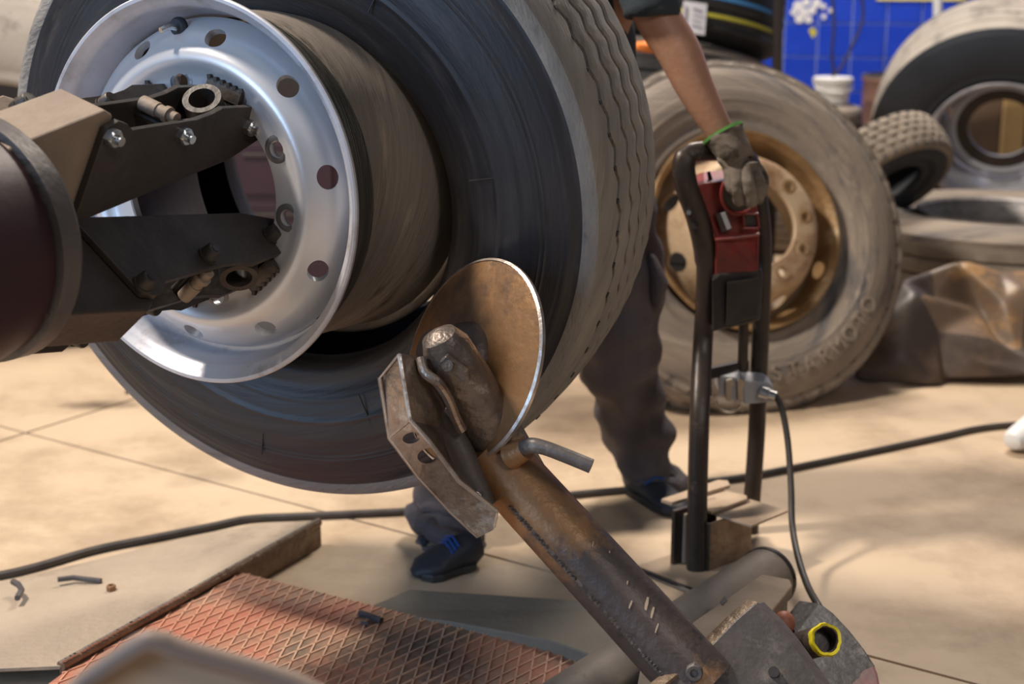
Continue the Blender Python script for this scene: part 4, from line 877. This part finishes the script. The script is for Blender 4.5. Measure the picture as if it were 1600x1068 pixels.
# added dark box hiding the bright floor behind the silver rim's holes
BACKING = thing('dark_backing_box', 'added dark box that darkens the view through the silver rim', 'backing box', Vector((-.84, 5.15, 0)))
obj('backing_body', box((0, 0, .33), (.46, .34, .64)), 'maroon', BACKING, smooth=False, bevel=.006)
for z_ in (.12, .33, .54):
    dq = obj('backing_front', box((0, -.176, z_), (.42, .014, .18)), 'maroon', BACKING, smooth=False, bevel=.003)
    obj('backing_bar', box((0, -.19, z_+.05), (.20, .014, .014)), 'frame', dq, smooth=False, bevel=.003)
# lying wheel
LY = thing('lying_truck_wheel', 'truck wheel lying flat behind the crumpled sheet', 'wheel', Matrix.Translation((1.745, 5.02, .385)))
tyre_parts(LY, .545, .365, .29, 'dusty', 'dusty_tread', 'groove', RIB5, 0, seg=120, crown=.02, ridges=False)
obj('flange_ring', lathe([(.290, .0), (.297, .004), (.297, -.012), (.285, -.03), (.262, -.07), (.262, -.33), (.254, -.33), (.254, -.07), (.277, -.03), (.284, -.004)], 100), 'stain', LY)
# small tyre resting on the lying wheel
fs = Vector((.34, -.66, -.67)).normalized()
ST = thing('small_lug_tyre', 'small black tyre with blocky tread propped beside the lying wheel', 'tyre', frame(P(1404, 290, 4.95), fs))
tyre_parts(ST, .225, .165, .09, 'blackrub', 'dusty_tread', 'groove', [(-.90, -.54), (-.5, -.18), (-.14, .16), (.2, .52), (.56, .90)], 0, lugs=34, seg=136, crown=.012, ridges=False, bulge=.01, lugdepth=.008)
# car tyres under the bucket
for k in range(3):
    t = thing('car_tyre', ['bottommost car tyre of the pile under the white bucket', 'middle car tyre of the pile under the white bucket', 'topmost car tyre, directly under the white bucket'][k], 'tyre', Matrix.Translation((1.27, 6.45, .213+.213*k)), 'car tyres under the bucket')
    tyre_parts(t, .30, .205, .17, 'dusty', 'dusty', 'groove', RIB5, 0, seg=72, crown=.01, ridges=False, bulge=.008)
bk = thing('white_bucket', 'white plastic bucket with lid beside the blue tiles', 'bucket', Matrix.Translation((1.42, 6.38, .648)))
obj('bucket_body', lathe([(.001, 0), (.070, 0), (.080, .10), (.076, .10), (.066, .006), (.001, .006)], 40), 'white', bk)
obj('lid', lathe([(.001, .112), (.078, .112), (.088, .108), (.089, .092), (.081, .092), (.081, .1), (.001, .1)], 40), 'white', bk)
obj('handle', sweep(smoothpath([(-.086, 0, .09), (-.07, -.05, .06), (0, -.092, .05), (.07, -.05, .06), (.086, 0, .09)]), .004, 8), 'white', bk)
obj('lid_spout', sweep([(0, 0, .11), (0, 0, .135)], .007, 10), 'blackplastic', bk)
dr = thing('drum', 'pinkish brown drum between the bucket and the pale tread wheel', 'drum', Matrix.Translation((1.785, 6.62, 0)))
obj('drum_body', lathe([(.001, 0), (.17, 0), (.175, .02), (.17, .04), (.17, .25), (.177, .265), (.17, .28), (.17, .52), (.177, .535), (.17, .55), (.17, .72), (.177, .735), (.17, .745), (.162, .745), (.162, .02), (.001, .02)], 56), 'drum', dr)
obj('drum_rim', lathe([(.160, .740), (.172, .740), (.176, .748), (.172, .755), (.160, .755)], 56), 'tubeold', dr)
# crumpled sheet
TPv = [(1325, 602, 4.15), (1465, 600, 4.10), (1472, 590, 4.14), (1600, 586, 4.12), (1700, 590, 4.1), (1395, 488, 4.22), (1433, 461, 4.24), (1462, 520, 4.20), (1540, 530, 4.20), (1600, 566, 4.17), (1700, 620, 4.05), (1412, 440, 4.34), (1455, 425, 4.40), (1503, 408, 4.42), (1458, 470, 4.34), (1530, 488, 4.36), (1562, 540, 4.26), (1572, 470, 4.30), (1600, 452, 4.32), (1700, 470, 4.3), (1590, 552, 4.22), (1400, 452, 4.42), (1700, 420, 4.44), (1560, 428, 4.42), (1403, 560, 4.12), (1520, 565, 4.14)]
TPf = [(0, 5, 24), (5, 6, 24), (24, 6, 1), (0, 24, 1), (6, 7, 1), (7, 2, 1), (7, 25, 2), (7, 8, 25), (8, 9, 25), (25, 9, 3), (2, 25, 3), (9, 10, 4), (9, 4, 3), (6, 14, 15), (6, 15, 7), (7, 15, 8), (8, 15, 16), (8, 16, 9), (14, 13, 15), (13, 23, 17), (13, 17, 15), (15, 17, 16), (16, 17, 20), (17, 18, 20), (16, 20, 9), (18, 19, 20), (20, 19, 10), (20, 10, 9), (11, 6, 5), (11, 14, 6), (11, 12, 14), (12, 13, 14), (21, 12, 11), (21, 13, 12), (23, 18, 17), (23, 22, 19), (23, 19, 18)]
bm = bmesh.new(); vv = [bm.verts.new(P(*q_)) for q_ in TPv]
for v in vv: v.co.z = max(v.co.z, .004)
bm.verts.ensure_lookup_table()
for k, f in enumerate(TPf):
    fc_ = bm.faces.new([vv[i] for i in f]); fc_.material_index = 1 if any(i in (13, 15, 17, 23) for i in f) else 0
tp = obj('crumpled_sheet', bm, 'tarp', mats=['tarp', 'tarp_inner'], ang=180)
at = tp.data.attributes.new('crease_edge', 'FLOAT', 'EDGE')
for d_ in at.data: d_.value = .42
ss = tp.modifiers.new('sub', 'SUBSURF'); ss.levels = ss.render_levels = 3; so = tp.modifiers.new('s', 'SOLIDIFY'); so.thickness = .008
tag(tp, 'crumpled brown rubber sheet heaped on the floor right of the dusty wheel', 'sheet')
# left dusty tyre far behind
LT = thing('dusty_standing_tyre', 'pale dusty truck tyre standing at the far left behind the clamp', 'tyre', frame(Vector((-1.62, 4.5, .578)), (.35, -.93, .06)))
tyre_parts(LT, .58, .30, .29, 'greyrub', 'greyrub', 'groove', RIB5, 0, lugs=40, seg=120, ridges=False)
# ------------------------------------------------------------------ bystander, nearly outside the frame at right
BY = thing('person', 'bystander at the right edge, only the pale shoe tip and dark sleeve in view', 'person', Vector((1.385, 3.62, 0)))
hB = Vector((.22, .0, .93))
vb = [hB, Vector((.22, 0, 1.30)), Vector((.22, 0, 1.52)), Vector((.22, -.02, 1.63)), Vector((.22, -.02, 1.72)), Vector((.10, 0, 1.42)), Vector((-.045, .02, 1.17)), Vector((.15, -.16, 1.22)), Vector((.39, 0, 1.42)), Vector((.45, .02, 1.15)), Vector((.42, -.15, 1.0)), Vector((.13, 0, .86)), Vector((.12, -.02, .48)), Vector((.06, 0, .10)), Vector((.31, 0, .86)), Vector((.28, -.02, .48)), Vector((.25, 0, .10))]
skin('body', vb, [(0, 1), (1, 2), (2, 3), (3, 4), (1, 5), (5, 6), (6, 7), (1, 8), (8, 9), (9, 10), (0, 11), (11, 12), (12, 13), (0, 14), (14, 15), (15, 16)], [(.13, .1), (.14, .1), .055, (.08, .09), (.065, .075), .05, .04, .03, .05, .04, .03, .075, .055, .04, .075, .055, .04], 'skin', BY)
skin('shirt', [vb[0], vb[1], vb[2]+Vector((0, 0, -.04)), vb[5], vb[6], vb[6].lerp(vb[7], .4), vb[8], vb[9]], [(0, 1), (1, 2), (1, 3), (3, 4), (4, 5), (1, 6), (6, 7)], [(.16, .13), (.165, .13), .07, .07, .055, .052, .07, .055], 'shirt', BY, 2)
skin('trousers', [vb[0], vb[11], vb[12], vb[13], vb[14], vb[15], vb[16]], [(0, 1), (1, 2), (2, 3), (0, 4), (4, 5), (5, 6)], [(.16, .13), .1, .08, .07, .1, .08, .07], 'trouser', BY, 2)
for x in (.06, .25):
    bm = sweep([(x+.04, .03, .05), (x, 0, .05), (x-.07, -.06, .045), (x-.14, -.12, .035)], [(.035, .045), (.042, .045), (.048, .04), (.035, .03)], 16, round_end=True)
    for v in bm.verts: v.co.z = max(v.co.z, .003)
    obj('shoe', bm, 'white', BY)
bm = bmesh.new(); bmesh.ops.create_uvsphere(bm, u_segments=20, v_segments=14, radius=.1)
for v in bm.verts: v.co = Vector((v.co.x*.85, v.co.y+.02, max(v.co.z, -.02)))+Vector((.22, -.01, 1.70))
obj('hair', bm, 'hair', BY)
